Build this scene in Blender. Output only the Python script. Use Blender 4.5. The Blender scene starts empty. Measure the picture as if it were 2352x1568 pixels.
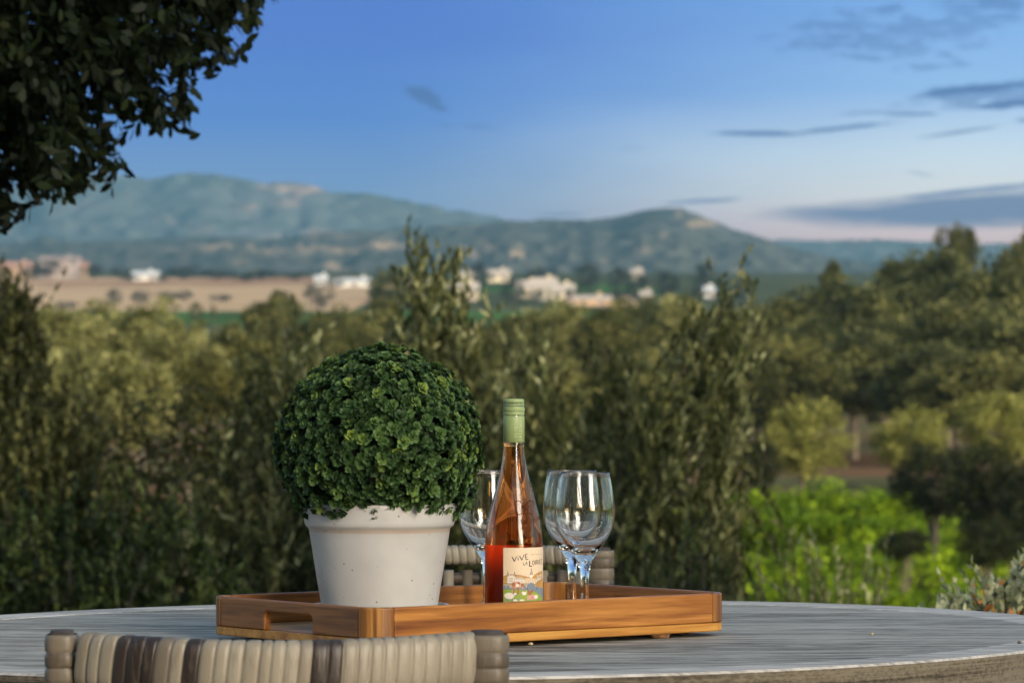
import bpy, math, random
import numpy as np
from mathutils import Vector, Matrix

# ------------------------------------------------------------------ basics
SC = bpy.context.scene
COL = SC.collection
PI = math.pi
EYE = 1.092            # camera height
F = 9130.0             # focal length in photo units (2352 wide)
CX, HY = 1176.0, 867.0 # principal column, horizon row
TBL = 0.739            # table top height
TRAY = 0.745           # underside of the tray floor

def P(x, y, Y):
    return ((x - CX) / F * Y, Y, EYE - (y - HY) / F * Y)

def lin(r, g, b):
    f = lambda c: (c / 255 / 12.92) if c / 255 <= 0.04045 else ((c / 255 + 0.055) / 1.055) ** 2.4
    return (f(r), f(g), f(b), 1.0)

def tag(o, label=None, cat=None, group=None, kind=None):
    if label: o['label'] = label
    if cat: o['category'] = cat
    if group: o['group'] = group
    if kind: o['kind'] = kind
    return o

def thing(name, loc, label, cat, group=None, rz=0.0):
    o = bpy.data.objects.new(name, None)
    COL.objects.link(o)
    o.location = loc
    o.rotation_euler = (0, 0, rz)
    o.empty_display_size = 0.05
    return tag(o, label, cat, group)

def link(name, me, parent=None, mats=(), loc=(0, 0, 0), rot=(0, 0, 0)):
    o = bpy.data.objects.new(name, me)
    COL.objects.link(o)
    o.parent = parent
    o.location = loc
    o.rotation_euler = rot
    for m in mats:
        if m.name not in [s.name for s in me.materials if s]:
            me.materials.append(m)
    return o

def mesh_py(name, verts, faces, smooth=True, midx=None, tone=None):
    me = bpy.data.meshes.new(name)
    me.from_pydata([tuple(v) for v in verts], [], [tuple(f) for f in faces])
    n = len(me.polygons)
    me.polygons.foreach_set('use_smooth', np.full(n, smooth, dtype=bool))
    if midx is not None:
        me.polygons.foreach_set('material_index', np.asarray(midx, dtype=np.int32))
    if tone is not None:
        a = me.attributes.new('tone', 'FLOAT', 'FACE')
        a.data.foreach_set('value', np.asarray(tone, dtype=np.float32))
    me.update()
    return me

def mesh_np(name, V, FC, tone=None, smooth=True):
    """V (n,3), FC (m,k) uniform polygons"""
    me = bpy.data.meshes.new(name)
    V = np.asarray(V, dtype=np.float32); FC = np.asarray(FC, dtype=np.int32)
    m, k = FC.shape
    me.vertices.add(len(V)); me.vertices.foreach_set('co', V.ravel())
    me.loops.add(m * k); me.loops.foreach_set('vertex_index', FC.ravel())
    me.polygons.add(m)
    me.polygons.foreach_set('loop_start', np.arange(0, m * k, k, dtype=np.int32))
    me.polygons.foreach_set('use_smooth', np.full(m, smooth, dtype=bool))
    if tone is not None:
        a = me.attributes.new('tone', 'FLOAT', 'FACE')
        a.data.foreach_set('value', np.asarray(tone, dtype=np.float32))
    me.update(calc_edges=True)
    me.validate()
    return me

class MB:
    """collects simple shapes into one mesh"""
    def __init__(s):
        s.v = []; s.f = []; s.m = []; s.t = []
    def add(s, verts, faces, mat=0, tone=0.5):
        b = len(s.v)
        s.v += [tuple(v) for v in verts]
        for f in faces:
            s.f.append([i + b for i in f]); s.m.append(mat); s.t.append(tone)
        return s
    def box(s, x0, x1, y0, y1, z0, z1, mat=0, tone=0.5):
        v = [(x, y, z) for z in (z0, z1) for y in (y0, y1) for x in (x0, x1)]
        f = [(0, 2, 3, 1), (4, 5, 7, 6), (0, 1, 5, 4), (1, 3, 7, 5), (3, 2, 6, 7), (2, 0, 4, 6)]
        return s.add(v, f, mat, tone)
    def lathe(s, prof, n=64, c=(0, 0, 0), mat=0, tone=0.5):
        v = []; f = []
        for r, z in prof:
            for k in range(n):
                a = 2 * PI * k / n
                v.append((c[0] + r * math.cos(a), c[1] + r * math.sin(a), c[2] + z))
        for i in range(len(prof) - 1):
            for k in range(n):
                k2 = (k + 1) % n
                f.append((i * n + k, i * n + k2, (i + 1) * n + k2, (i + 1) * n + k))
        return s.add(v, f, mat, tone)
    def cap(s, r, z, n=64, c=(0, 0, 0), up=True, mat=0, tone=0.5):
        v = [(c[0] + r * math.cos(2 * PI * k / n), c[1] + r * math.sin(2 * PI * k / n), c[2] + z) for k in range(n)]
        idx = list(range(n))
        return s.add(v, [idx if up else idx[::-1]], mat, tone)
    def tube(s, pts, rad, n=8, mat=0, tone=0.5, close=True):
        pts = [Vector(p) for p in pts]
        v = []; f = []
        ref = Vector((0.3, 0.9, 0.2))
        for i, p in enumerate(pts):
            d = (pts[min(i + 1, len(pts) - 1)] - pts[max(i - 1, 0)]).normalized()
            a = d.cross(ref)
            if a.length < 1e-4: a = d.cross(Vector((1, 0, 0)))
            a.normalize(); b = d.cross(a)
            r = rad[i] if hasattr(rad, '__len__') else rad
            for k in range(n):
                t = 2 * PI * k / n
                v.append(p + a * (r * math.cos(t)) + b * (r * math.sin(t)))
        for i in range(len(pts) - 1):
            for k in range(n):
                k2 = (k + 1) % n
                f.append((i * n + k, i * n + k2, (i + 1) * n + k2, (i + 1) * n + k))
        if close:
            f.append(tuple(range(n - 1, -1, -1)))
            f.append(tuple((len(pts) - 1) * n + k for k in range(n)))
        return s.add(v, f, mat, tone)
    def mesh(s, name, smooth=True):
        return mesh_py(name, s.v, s.f, smooth, s.m, s.t)

# ------------------------------------------------------------------ node helpers
class NT:
    def __init__(s, tree):
        s.t = tree; s.n = tree.nodes; s.l = tree.links
    def new(s, typ, **kw):
        nd = s.n.new(typ)
        for k, v in kw.items(): setattr(nd, k, v)
        return nd
    def put(s, sock, val):
        if isinstance(val, bpy.types.NodeSocket): s.l.new(val, sock)
        elif val is not None: sock.default_value = val
    def math(s, op, a, b=None, c=None, clamp=False):
        nd = s.new('ShaderNodeMath', operation=op, use_clamp=clamp)
        s.put(nd.inputs[0], a)
        if b is not None: s.put(nd.inputs[1], b)
        if c is not None: s.put(nd.inputs[2], c)
        return nd.outputs[0]
    def mix(s, fac, a, b, mode='MIX'):
        nd = s.new('ShaderNodeMix', data_type='RGBA', blend_type=mode)
        s.put(nd.inputs[0], fac); s.put(nd.inputs[6], a); s.put(nd.inputs[7], b)
        return nd.outputs[2]
    def ramp(s, fac, stops, interp='LINEAR'):
        nd = s.new('ShaderNodeValToRGB')
        cr = nd.color_ramp; cr.interpolation = interp
        while len(cr.elements) > 1: cr.elements.remove(cr.elements[-1])
        cr.elements[0].position = stops[0][0]; cr.elements[0].color = stops[0][1]
        for p, c in stops[1:]:
            e = cr.elements.new(p); e.color = c
        s.put(nd.inputs[0], fac)
        return nd.outputs[0]
    def smooth(s, val, a, b):
        nd = s.new('ShaderNodeMapRange', interpolation_type='SMOOTHSTEP')
        s.put(nd.inputs[0], val); nd.inputs[1].default_value = a; nd.inputs[2].default_value = b
        return nd.outputs[0]
    def mapping(s, vec, scale=(1, 1, 1), loc=(0, 0, 0), rot=(0, 0, 0)):
        nd = s.new('ShaderNodeMapping')
        s.put(nd.inputs[0], vec)
        nd.inputs['Location'].default_value = loc; nd.inputs['Rotation'].default_value = rot; nd.inputs['Scale'].default_value = scale
        return nd.outputs[0]
    def noise(s, vec, scale=5, detail=4, rough=0.55, dist=0.0, color=False):
        nd = s.new('ShaderNodeTexNoise')
        s.put(nd.inputs['Vector'], vec)
        nd.inputs['Scale'].default_value = scale; nd.inputs['Detail'].default_value = detail
        nd.inputs['Roughness'].default_value = rough; nd.inputs['Distortion'].default_value = dist
        return nd.outputs[1 if color else 0]
    def obj(s):
        return s.new('ShaderNodeTexCoord').outputs['Object']
    def attr(s, name='tone'):
        return s.new('ShaderNodeAttribute', attribute_name=name).outputs['Fac']
    def bump(s, h, strength=0.3, dist=0.01):
        nd = s.new('ShaderNodeBump')
        s.put(nd.inputs['Height'], h); nd.inputs['Strength'].default_value = strength; nd.inputs['Distance'].default_value = dist
        return nd.outputs[0]

def mat(name):
    m = bpy.data.materials.new(name); m.use_nodes = True
    nt = NT(m.node_tree)
    b = nt.n['Principled BSDF']
    return m, nt, b

def simple(name, col, rough=0.6, spec=0.5, var=0.12, scale=30, bump=0.0, bscale=200, metal=0.0):
    m, nt, b = mat(name)
    v = nt.noise(nt.obj(), scale, 4)
    d = tuple(c * (1 - var) for c in col[:3]) + (1,); l = tuple(min(1, c * (1 + var)) for c in col[:3]) + (1,)
    nt.put(b.inputs['Base Color'], nt.ramp(v, [(0.3, d), (0.7, l)]))
    b.inputs['Roughness'].default_value = rough; b.inputs['Specular IOR Level'].default_value = spec
    b.inputs['Metallic'].default_value = metal
    if bump: nt.put(b.inputs['Normal'], nt.bump(nt.noise(nt.obj(), bscale, 3), bump, 0.002))
    return m

def leaf_mat(name, stops, rough=0.55, trans=0.28, spec=0.18, dim=.86):
    m, nt, b = mat(name)
    stops = [(p, (c[0] * dim, c[1] * dim, c[2] * dim * .85, 1)) for p, c in stops]
    col = nt.ramp(nt.attr(), stops)
    nt.put(b.inputs['Base Color'], col)
    b.inputs['Roughness'].default_value = rough; b.inputs['Specular IOR Level'].default_value = spec
    tr = nt.new('ShaderNodeBsdfTranslucent'); nt.put(tr.inputs[0], col)
    mx = nt.new('ShaderNodeMixShader'); mx.inputs[0].default_value = trans
    nt.l.new(b.outputs[0], mx.inputs[1]); nt.l.new(tr.outputs[0], mx.inputs[2])
    nt.l.new(mx.outputs[0], nt.n['Material Output'].inputs[0])
    return m

def C(r, g, b): return (r, g, b, 1)

# ------------------------------------------------------------------ camera / render settings
cam = bpy.data.cameras.new('camera'); camo = bpy.data.objects.new('camera', cam); COL.objects.link(camo)
camo.location = (0, 0, EYE); camo.rotation_euler = (PI / 2, 0, 0)
cam.sensor_width = 36.0; cam.lens = 36.0 * F / 2352.0
cam.shift_y = (HY - 784.0) / 2352.0
cam.clip_start = 0.1; cam.clip_end = 30000
cam.dof.use_dof = True; cam.dof.focus_distance = 5.33; cam.dof.aperture_fstop = 13.5; cam.dof.aperture_blades = 0
SC.camera = camo
cy = SC.cycles
cy.max_bounces = 14; cy.diffuse_bounces = 3; cy.glossy_bounces = 4; cy.transmission_bounces = 12; cy.transparent_max_bounces = 12; cy.volume_bounces = 0
cy.caustics_reflective = False; cy.caustics_refractive = True
cy.sample_clamp_indirect = 6.0
try:
    cy.use_denoising = True; cy.denoiser = 'OPENIMAGEDENOISE'
except Exception: pass
SC.view_settings.view_transform = 'Standard'; SC.view_settings.look = 'None'
SC.view_settings.gamma = 1.0; EXPO = 1.18
SC.view_settings.exposure = EXPO

# ------------------------------------------------------------------ light
SUN_EL, SUN_ROT = math.radians(20), math.radians(142)
sdir = Vector((math.sin(SUN_ROT) * math.cos(SUN_EL), math.cos(SUN_ROT) * math.cos(SUN_EL), math.sin(SUN_EL)))
sun = bpy.data.lights.new('sun', 'SUN'); sun.energy = 2.1; sun.angle = math.radians(38); sun.color = (1.0, 0.92, 0.80)
suno = bpy.data.objects.new('sun', sun); COL.objects.link(suno)
suno.rotation_euler = (-sdir).to_track_quat('-Z', 'Y').to_euler(); suno.location = (3, -4, 6)

def build_world():
    w = bpy.data.worlds.new('World'); SC.world = w; w.use_nodes = True
    nt = NT(w.node_tree)
    bg = nt.n['Background']
    STR = 0.14
    g = nt.new('ShaderNodeTexCoord').outputs['Generated']
    sx = nt.new('ShaderNodeSeparateXYZ'); nt.put(sx.inputs[0], g)
    x, y, z = sx.outputs
    zz = nt.math('MULTIPLY', nt.math('MAXIMUM', z, 0.0), 1.6)
    cb = nt.new('ShaderNodeCombineXYZ'); nt.put(cb.inputs[0], x); nt.put(cb.inputs[1], y); nt.put(cb.inputs[2], zz)
    nv = nt.new('ShaderNodeVectorMath', operation='NORMALIZE'); nt.put(nv.inputs[0], cb.outputs[0])
    sky = nt.new('ShaderNodeTexSky', sky_type='NISHITA', sun_disc=False)
    sky.sun_elevation = SUN_EL; sky.sun_rotation = SUN_ROT
    sky.air_density = 1.0; sky.dust_density = 1.6; sky.ozone_density = 1.0
    nt.put(sky.inputs[0], nv.outputs[0])
    base = nt.mix(1.0, sky.outputs[0], (1.08, 1.0, 0.87, 1), 'MULTIPLY')
    # direction in units of 1/100 radian: U across (0 = straight ahead), E above the horizon
    U = nt.math('MULTIPLY', nt.math('ARCTAN2', x, y), 100.0)
    E = nt.math('MULTIPLY', z, 100.0)
    fwd = nt.smooth(nt.math('ABSOLUTE', U), 60, 25)          # the clear evening part of the sky ahead
    k = 1.0 / STR / 2 ** EXPO
    def col(r, gg, b):
        c = lin(r, gg, b); return (c[0] * k, c[1] * k, c[2] * k, 1)
    e01 = nt.math('DIVIDE', E, 12.0, clamp=True)
    left = nt.ramp(e01, [(0.0, col(190, 195, 215)), (0.22, col(178, 194, 226)), (0.38, col(132, 168, 236)), (0.54, col(40, 118, 236)), (0.7, col(0, 88, 222)), (1.0, col(0, 84, 212))])
    right = nt.ramp(e01, [(0.0, col(360, 260, 220)), (0.28, col(345, 275, 258)), (0.38, col(312, 300, 292)), (0.46, col(275, 287, 298)), (0.60, col(170, 215, 278)), (0.8, col(120, 178, 258)), (1.0, col(100, 160, 246))])
    cl = nt.noise(nt.mapping(g, (9, 9, 40)), 1.0, 3, 0.5)
    lr = nt.smooth(nt.math('ADD', U, nt.math('MULTIPLY', nt.math('SUBTRACT', cl, 0.5), 6.0)), -4.5, 12.5)
    evening = nt.mix(lr, left, right)
    low = nt.smooth(E, 45, 9)
    base = nt.mix(nt.math('MULTIPLY', nt.math('MULTIPLY', low, fwd), 0.92), base, evening)
    # clouds
    vec = nt.mapping(g, (100, 100, 100))
    nfine = nt.noise(nt.mapping(g, (150, 150, 620)), 1.0, 5, 0.62, 0.4)
    nsoft = nt.noise(nt.mapping(g, (40, 40, 300), (3, 1, 7)), 1.0, 4, 0.55, 0.3)
    def blob(px, py, a, b, ang, op, amp, n=nfine, gain=1.6, s2=0):
        u0, e0 = (px - CX) / 91.3, (HY - py) / 91.3
        a /= 91.3; b /= 91.3
        du = nt.math('SUBTRACT', U, u0); de = nt.math('SUBTRACT', E, e0)
        ca, sa = math.cos(ang), math.sin(ang)
        p = nt.math('ADD', nt.math('MULTIPLY', du, ca / a), nt.math('MULTIPLY', de, sa / a))
        q = nt.math('ADD', nt.math('MULTIPLY', du, -sa / b), nt.math('MULTIPLY', de, ca / b))
        d2 = nt.math('ADD', nt.math('MULTIPLY', p, p), nt.math('MULTIPLY', q, q))
        v = nt.math('SUBTRACT', 1.0, d2)
        v = nt.math('ADD', v, nt.math('MULTIPLY', nt.math('SUBTRACT', n, 0.5), amp))
        v = nt.math('MULTIPLY', v, gain, clamp=True)
        # keep the edge of the ellipse free of stray noise
        v = nt.math('MULTIPLY', v, nt.smooth(d2, 3.0, 0.6))
        return nt.math('MULTIPLY', v, min(1.0, op * 1.1))
    dark = [
        blob(1745, 309, 130, 7, -0.01, 0.75, 2.0), blob(1930, 298, 150, 6, 0.10, 0.7, 2.0),
        blob(2230, 212, 170, 12, 0.10, 0.8, 2.4), blob(2310, 246, 90, 12, 0.06, 0.8, 2.6), blob(2095, 267, 70, 6, 0.02, 0.6, 2.2),
        blob(2200, 308, 110, 5, 0.14, 0.55, 2.0), blob(2350, 283, 30, 6, 0.05, 0.6, 2.0),
        blob(2020, 90, 220, 60, 0.0, 0.42, 7.5, gain=1.0), blob(2240, 40, 130, 45, 0.15, 0.4, 6.0, gain=1.0), blob(2040, 30, 40, 14, 0.1, 0.45, 2.6), blob(1925, 92, 40, 7, 0.0, 0.5, 2.0), blob(2050, 117, 40, 9, 0.1, 0.45, 2.4),
        blob(978, 226, 60, 20, -0.5, 0.75, 3.6), blob(1010, 248, 26, 6, -0.4, 0.6, 2.6), blob(1025, 289, 22, 6, -0.25, 0.5, 2.0), blob(1100, 293, 50, 5, -0.08, 0.4, 2.4),
        blob(1610, 463, 110, 6, 0.06, 0.55, 2.2), blob(1290, 492, 70, 4, 0.02, 0.5, 2.2), blob(2110, 402, 38, 2.5, -0.2, 0.5, 0.8), blob(1450, 343, 40, 3, 0.0, 0.3, 2.0),
        blob(2240, 440, 200, 8, 0.10, 0.6, 2.2), blob(2150, 75, 160, 30, 0.1, 0.4, 6.0, gain=1.2), blob(2290, 20, 70, 26, 0.1, 0.5, 4.0), blob(1860, 60, 60, 12, 0.1, 0.35, 4.0), blob(2130, 160, 90, 10, 0.05, 0.35, 5.0), blob(2250, 226, 190, 30, 0.08, 0.5, 5.5, gain=1.2), blob(2000, 262, 90, 5, 0.05, 0.4, 3.0),
    ]
    m = dark[0]
    for d in dark[1:]: m = nt.math('MAXIMUM', m, d)
    bank = blob(2290, 482, 560, 46, 0.035, 0.85, 1.1, n=nsoft, gain=1.5)
    inf = nt.smooth(y, 0.0, 0.3)
    c = nt.mix(nt.math('MULTIPLY', bank, inf), base, col(142, 142, 188))
    c = nt.mix(nt.math('MULTIPLY', m, inf), c, col(84, 112, 184))
    nt.put(bg.inputs['Color'], c); bg.inputs['Strength'].default_value = STR
build_world()

# ------------------------------------------------------------------ terrain
T_Y = [-200, 7.6, 9.5, 13, 18, 30, 55, 75, 95, 130, 160, 200, 400, 600, 1000, 1400, 2400, 9000]
T_Z = [0, 0, -0.7, -1.5, -2.2, -2.7, -3.0, -2.6, -1.4, -1.5, -1.9, -1.2, 4.2, 10.7, 26, 38, 52, 70]
def ground_z(x, y):
    return np.interp(y, T_Y, T_Z) + 0.0 * x
def ground_Y(py, lo=420.0, hi=1350.0):
    """distance at which the slope of fields ahead shows at photo row py"""
    for _ in range(50):
        mid = (lo + hi) / 2
        yy = HY + F * (EYE - float(ground_z(0, mid))) / mid
        if yy > py: lo = mid
        else: hi = mid
    return mid

def sheet(name, xs, ys, zf, m, smooth=True, kind='structure'):
    X, Y = np.meshgrid(xs, ys)
    Z = zf(X, Y)
    V = np.stack([X, Y, Z], -1).reshape(-1, 3)
    nx, ny = len(xs), len(ys)
    i = np.arange(nx * ny).reshape(ny, nx)
    FC = np.stack([i[:-1, :-1], i[:-1, 1:], i[1:, 1:], i[1:, :-1]], -1).reshape(-1, 4)
    o = link(name, mesh_np(name, V, FC, smooth=smooth), None, [m])
    return tag(o, kind=kind)

def ground_mat():
    m, nt, b = mat('ground_soil'); b.inputs['Specular IOR Level'].default_value = 0.0
    o = nt.obj()
    n1 = nt.noise(o, 0.12, 5); n2 = nt.noise(o, 2.5, 4)
    soil = nt.ramp(n2, [(0.3, C(.10, .058, .032)), (0.7, C(.22, .125, .07))])
    grass = nt.ramp(n2, [(0.3, C(.07, .075, .03)), (0.7, C(.16, .14, .07))])
    sp = nt.new('ShaderNodeSeparateXYZ'); nt.put(sp.inputs[0], o)
    meadow = nt.ramp(nt.noise(o, 0.05, 5), [(0.3, C(.045, .06, .028)), (0.7, C(.13, .125, .06))])
    c = nt.mix(nt.smooth(n1, 0.42, 0.62), soil, grass)
    nt.put(b.inputs['Base Color'], nt.mix(nt.smooth(sp.outputs[1], 170, 260), c, meadow))
    b.inputs['Roughness'].default_value = 0.95
    nt.put(b.inputs['Normal'], nt.bump(n2, 0.5, 0.1))
    return m
xs = np.concatenate([np.linspace(-7300, -300, 22), np.linspace(-250, 250, 60), np.linspace(300, 7300, 22)])
ys = np.array(sorted(set(T_Y + [-100, -30, 0, 4, 24, 42, 65, 85, 110, 300, 500, 700, 800, 900, 1100, 1200, 1600, 2000, 2800, 3500, 4500, 6000, 7500])), dtype=float)
rg = np.random.default_rng(5)
sheet('ground', xs, ys, lambda X, Y: ground_z(X, Y), ground_mat())

def field_mat(name, a, b_, scale):
    m, nt, b = mat(name); b.inputs['Specular IOR Level'].default_value = 0.0
    o = nt.obj()
    n1 = nt.noise(nt.mapping(o, (0.35, 1.0, 1.0)), scale, 5, 0.6)
    n2 = nt.noise(nt.mapping(o, (1.0, .45, 1.0), (3, 8, 0)), scale * .5, 3, .5)
    c = nt.ramp(n1, [(0.3, a), (0.7, b_)])
    nt.put(b.inputs['Base Color'], nt.mix(nt.math('MULTIPLY', nt.smooth(n2, .54, .64), .7), c, tuple(x * y for x, y in zip(a[:3], (.72, .55, .6))) + (1,)))
    b.inputs['Roughness'].default_value = 0.95
    return m
m_dry = field_mat('dry_grass', C(.46, .30, .17), C(.66, .45, .26), 0.03)
m_green = field_mat('green_crop', C(.06, .12, .03), C(.10, .19, .05), 0.05)
YF0, YF1 = ground_Y(716), ground_Y(638)
sheet('dry_field', np.linspace(-420, -25, 40), np.linspace(YF0, YF1, 14), lambda X, Y: ground_z(X, Y) + 0.12, m_dry)
sheet('green_field', np.linspace(-300, 40, 20), np.linspace(ground_Y(745), YF0, 5), lambda X, Y: ground_z(X, Y) + 0.08, m_green)
sheet('dry_meadow', np.linspace(9.5, 22, 10), np.linspace(ground_Y(706), ground_Y(680), 5), lambda X, Y: ground_z(X, Y) + 0.12, m_dry)
sheet('green_pasture', np.linspace(-10, 30, 20), np.linspace(ground_Y(672), ground_Y(654), 5), lambda X, Y: ground_z(X, Y) + 0.08, m_green)

m_patio = simple('patio_stone', C(.30, .27, .24), 0.85, var=0.15, scale=6, bump=0.3, bscale=60)
sheet('patio', np.linspace(-6, 6, 8), np.linspace(-6, 7.4, 8), lambda X, Y: 0.01 + 0 * X, m_patio)

# ------------------------------------------------------------------ hills
def hill_mat(name, wood_a, wood_b, bare, nscale):
    m, nt, b = mat(name)
    o = nt.obj()
    n1 = nt.noise(o, nscale, 6, 0.62); n2 = nt.noise(nt.mapping(o, (1, 1, 2.2), (40, 9, 3)), nscale * 0.33, 5, 0.6)
    wood = nt.ramp(n1, [(0.34, wood_a), (0.66, wood_b)])
    fac = nt.math('MAXIMUM', nt.math('MULTIPLY', nt.smooth(n2, 0.60, 0.72), 0.65), nt.attr('clearing'))
    nt.put(b.inputs['Base Color'], nt.mix(fac, wood, bare))
    b.inputs['Roughness'].default_value = 1.0; b.inputs['Specular IOR Level'].default_value = 0.0
    return m

def ridge(name, prof, Y0, Y1, m, clear=(), rows=46, seed=1, bump=2.5, py0=None):
    """a hill whose crest, seen from the terrace, follows prof; foot at Y0, crest at Y1, falling away behind"""
    r = np.random.default_rng(seed)
    px = np.concatenate([np.linspace(-3800, -150, 30), np.linspace(-120, 2480, 330), np.linspace(2510, 6000, 30)])
    crest_y = np.interp(px, [p[0] for p in prof], [p[1] for p in prof])
    V = []; CL = []
    t = np.concatenate([np.linspace(0, 1, rows), [1.12, 1.3, 1.6]])
    def lump(n, k):
        q = np.interp(np.linspace(0, 1, n), np.linspace(0, 1, k), r.normal(0, 1, k)); return q
    base = lump(len(px), 60)
    for j, tt in enumerate(t):
        Yd = Y0 + (Y1 - Y0) * tt
        zc = EYE - (crest_y - HY) / F * Y1
        z0 = ground_z(0, Y0) - 6
        if tt <= 1:
            s = tt ** 0.85
            z = z0 + (zc - z0) * s
            z = z + (lump(len(px), 110) * bump + base * bump * 0.5 * math.sin(PI * tt)) * (1 if tt < 1 else 0.5)
            z = np.minimum(z, EYE - (crest_y - HY) / F * Yd + bump * 0.4)
        else:
            z = zc + (z0 - zc) * ((tt - 1) / 0.6) ** 1.2
        X = (px - CX) / F * Yd
        V.append(np.stack([X, np.full_like(X, Yd), z], -1))
        row = HY + F * (EYE - z) / Yd
        c = np.zeros_like(X)
        for (bx, by, ba, bb, op) in clear:
            d = ((px - bx) / ba) ** 2 + ((row - by) / bb) ** 2
            c = np.maximum(c, op * np.clip(1.6 - d * 1.3, 0, 1))
        CL.append(c)
    V = np.concatenate(V); CL = np.concatenate(CL)
    nx, ny = len(px), len(t)
    i = np.arange(nx * ny).reshape(ny, nx)
    FC = np.stack([i[:-1, :-1], i[:-1, 1:], i[1:, 1:], i[1:, :-1]], -1).reshape(-1, 4)
    me = mesh_np(name, V, FC)
    a = me.attributes.new('clearing', 'FLOAT', 'POINT'); a.data.foreach_set('value', CL.astype(np.float32))
    return tag(link(name, me, None, [m]), kind='structure')

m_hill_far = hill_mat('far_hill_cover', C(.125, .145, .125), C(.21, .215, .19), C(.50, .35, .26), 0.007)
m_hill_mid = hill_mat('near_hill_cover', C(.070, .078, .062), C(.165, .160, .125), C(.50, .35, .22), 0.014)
far_prof = [(-3800, 520), (-900, 450), (-300, 440), (0, 428), (110, 418), (190, 402), (250, 399), (300, 408), (345, 414), (390, 405), (440, 399), (500, 402), (550, 413), (600, 420), (650, 420), (715, 428), (760, 445), (840, 446), (910, 457), (1000, 476), (1100, 494), (1200, 512), (1330, 530), (1500, 545), (1680, 548), (1780, 552), (1900, 556), (2000, 551), (2100, 557), (2352, 562), (3000, 540), (6000, 560)]
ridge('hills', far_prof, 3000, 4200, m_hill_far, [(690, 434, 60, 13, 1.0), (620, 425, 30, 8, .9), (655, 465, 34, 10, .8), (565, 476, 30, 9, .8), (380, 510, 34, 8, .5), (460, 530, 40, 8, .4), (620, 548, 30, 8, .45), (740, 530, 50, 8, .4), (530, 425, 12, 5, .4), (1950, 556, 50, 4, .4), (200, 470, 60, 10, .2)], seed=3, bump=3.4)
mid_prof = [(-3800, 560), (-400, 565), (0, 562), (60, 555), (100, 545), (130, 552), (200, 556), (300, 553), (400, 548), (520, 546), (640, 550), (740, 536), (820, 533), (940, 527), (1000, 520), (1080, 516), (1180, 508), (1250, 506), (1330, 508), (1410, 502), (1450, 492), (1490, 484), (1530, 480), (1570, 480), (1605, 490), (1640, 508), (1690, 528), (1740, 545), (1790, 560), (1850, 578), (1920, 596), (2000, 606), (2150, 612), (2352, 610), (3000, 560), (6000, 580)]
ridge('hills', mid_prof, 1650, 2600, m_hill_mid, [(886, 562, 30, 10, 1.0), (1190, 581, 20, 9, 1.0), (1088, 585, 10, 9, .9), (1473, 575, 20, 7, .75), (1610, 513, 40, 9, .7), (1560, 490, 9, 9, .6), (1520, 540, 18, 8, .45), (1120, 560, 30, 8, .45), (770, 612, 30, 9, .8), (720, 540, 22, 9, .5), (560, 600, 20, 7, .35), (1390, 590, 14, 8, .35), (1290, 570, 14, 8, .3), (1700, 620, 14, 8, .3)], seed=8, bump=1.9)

# ------------------------------------------------------------------ haze
hz = MB(); hz.box(-7400, 7400, -60, 7600, -4.2, 222)
m_hz = bpy.data.materials.new('haze_air'); m_hz.use_nodes = True
_n = NT(m_hz.node_tree); _n.n.remove(_n.n['Principled BSDF'])
pv = _n.new('ShaderNodeVolumePrincipled'); pv.inputs['Color'].default_value = (.36, .78, .88, 1); pv.inputs['Density'].default_value = 2.2e-4; pv.inputs['Anisotropy'].default_value = 0.6
_n.l.new(pv.outputs[0], _n.n['Material Output'].inputs['Volume'])
haze = link('haze', hz.mesh('haze', False), None, [m_hz]); tag(haze, kind='stuff')

# ------------------------------------------------------------------ foliage
def unit(a): return a / np.maximum(np.linalg.norm(a, axis=-1, keepdims=True), 1e-9)

def kites(base, d, nrm, L, W, fold=0.0):
    d = unit(d); s = unit(np.cross(d, nrm)); n = np.cross(s, d)
    L = L[:, None]; W = W[:, None]
    m1 = base + d * L * 0.42
    V = np.stack([base, m1 + s * W * .5 + n * W * fold, base + d * L, m1 - s * W * .5 + n * W * fold], 1).reshape(-1, 3)
    FC = np.arange(len(base) * 4).reshape(-1, 4)
    return V, FC

def crown(seed, R, nclump, per, size, clump_r, flat=1.0, up=0.2, lump=0.22, tonebias=0.0):
    """leaf clumps through an uneven ellipsoid; returns mesh data centred on 0"""
    r = np.random.default_rng(seed)
    lobes = unit(r.normal(size=(9, 3))); lobes[:, 2] = np.abs(lobes[:, 2]) * 0.8 - 0.1
    amp = r.uniform(-lump, lump * 1.3, 9)
    u = unit(r.normal(size=(nclump, 3)))
    rad = r.uniform(0.25, 1, nclump) ** 0.5
    bulge = 1 + (np.maximum(u @ unit(lobes).T, 0) ** 4 * amp).sum(1)
    cc = u * (rad * bulge)[:, None] * np.array(R)
    ct = r.uniform(0, 1, nclump)
    idx = np.repeat(np.arange(nclump), per); n = len(idx)
    off = unit(r.normal(size=(n, 3))) * (r.uniform(0, 1, n) ** 0.45 * clump_r)[:, None] * np.array([1, 1, flat])
    pos = cc[idx] + off
    d = unit(off) * 0.8 + r.normal(size=(n, 3)) * 0.6 + np.array([0, 0, up])
    nr = r.normal(size=(n, 3)) + np.array([0, 0, 0.8])
    L = size * r.uniform(0.6, 1.3, n); W = L * r.uniform(0.45, 0.75, n)
    V, FC = kites(pos, d, nr, L, W, 0.12)
    tone = np.clip(0.60 * ct[idx] + 0.40 * r.uniform(0, 1, n) + tonebias, 0, 1)
    return V, FC, tone

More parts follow.
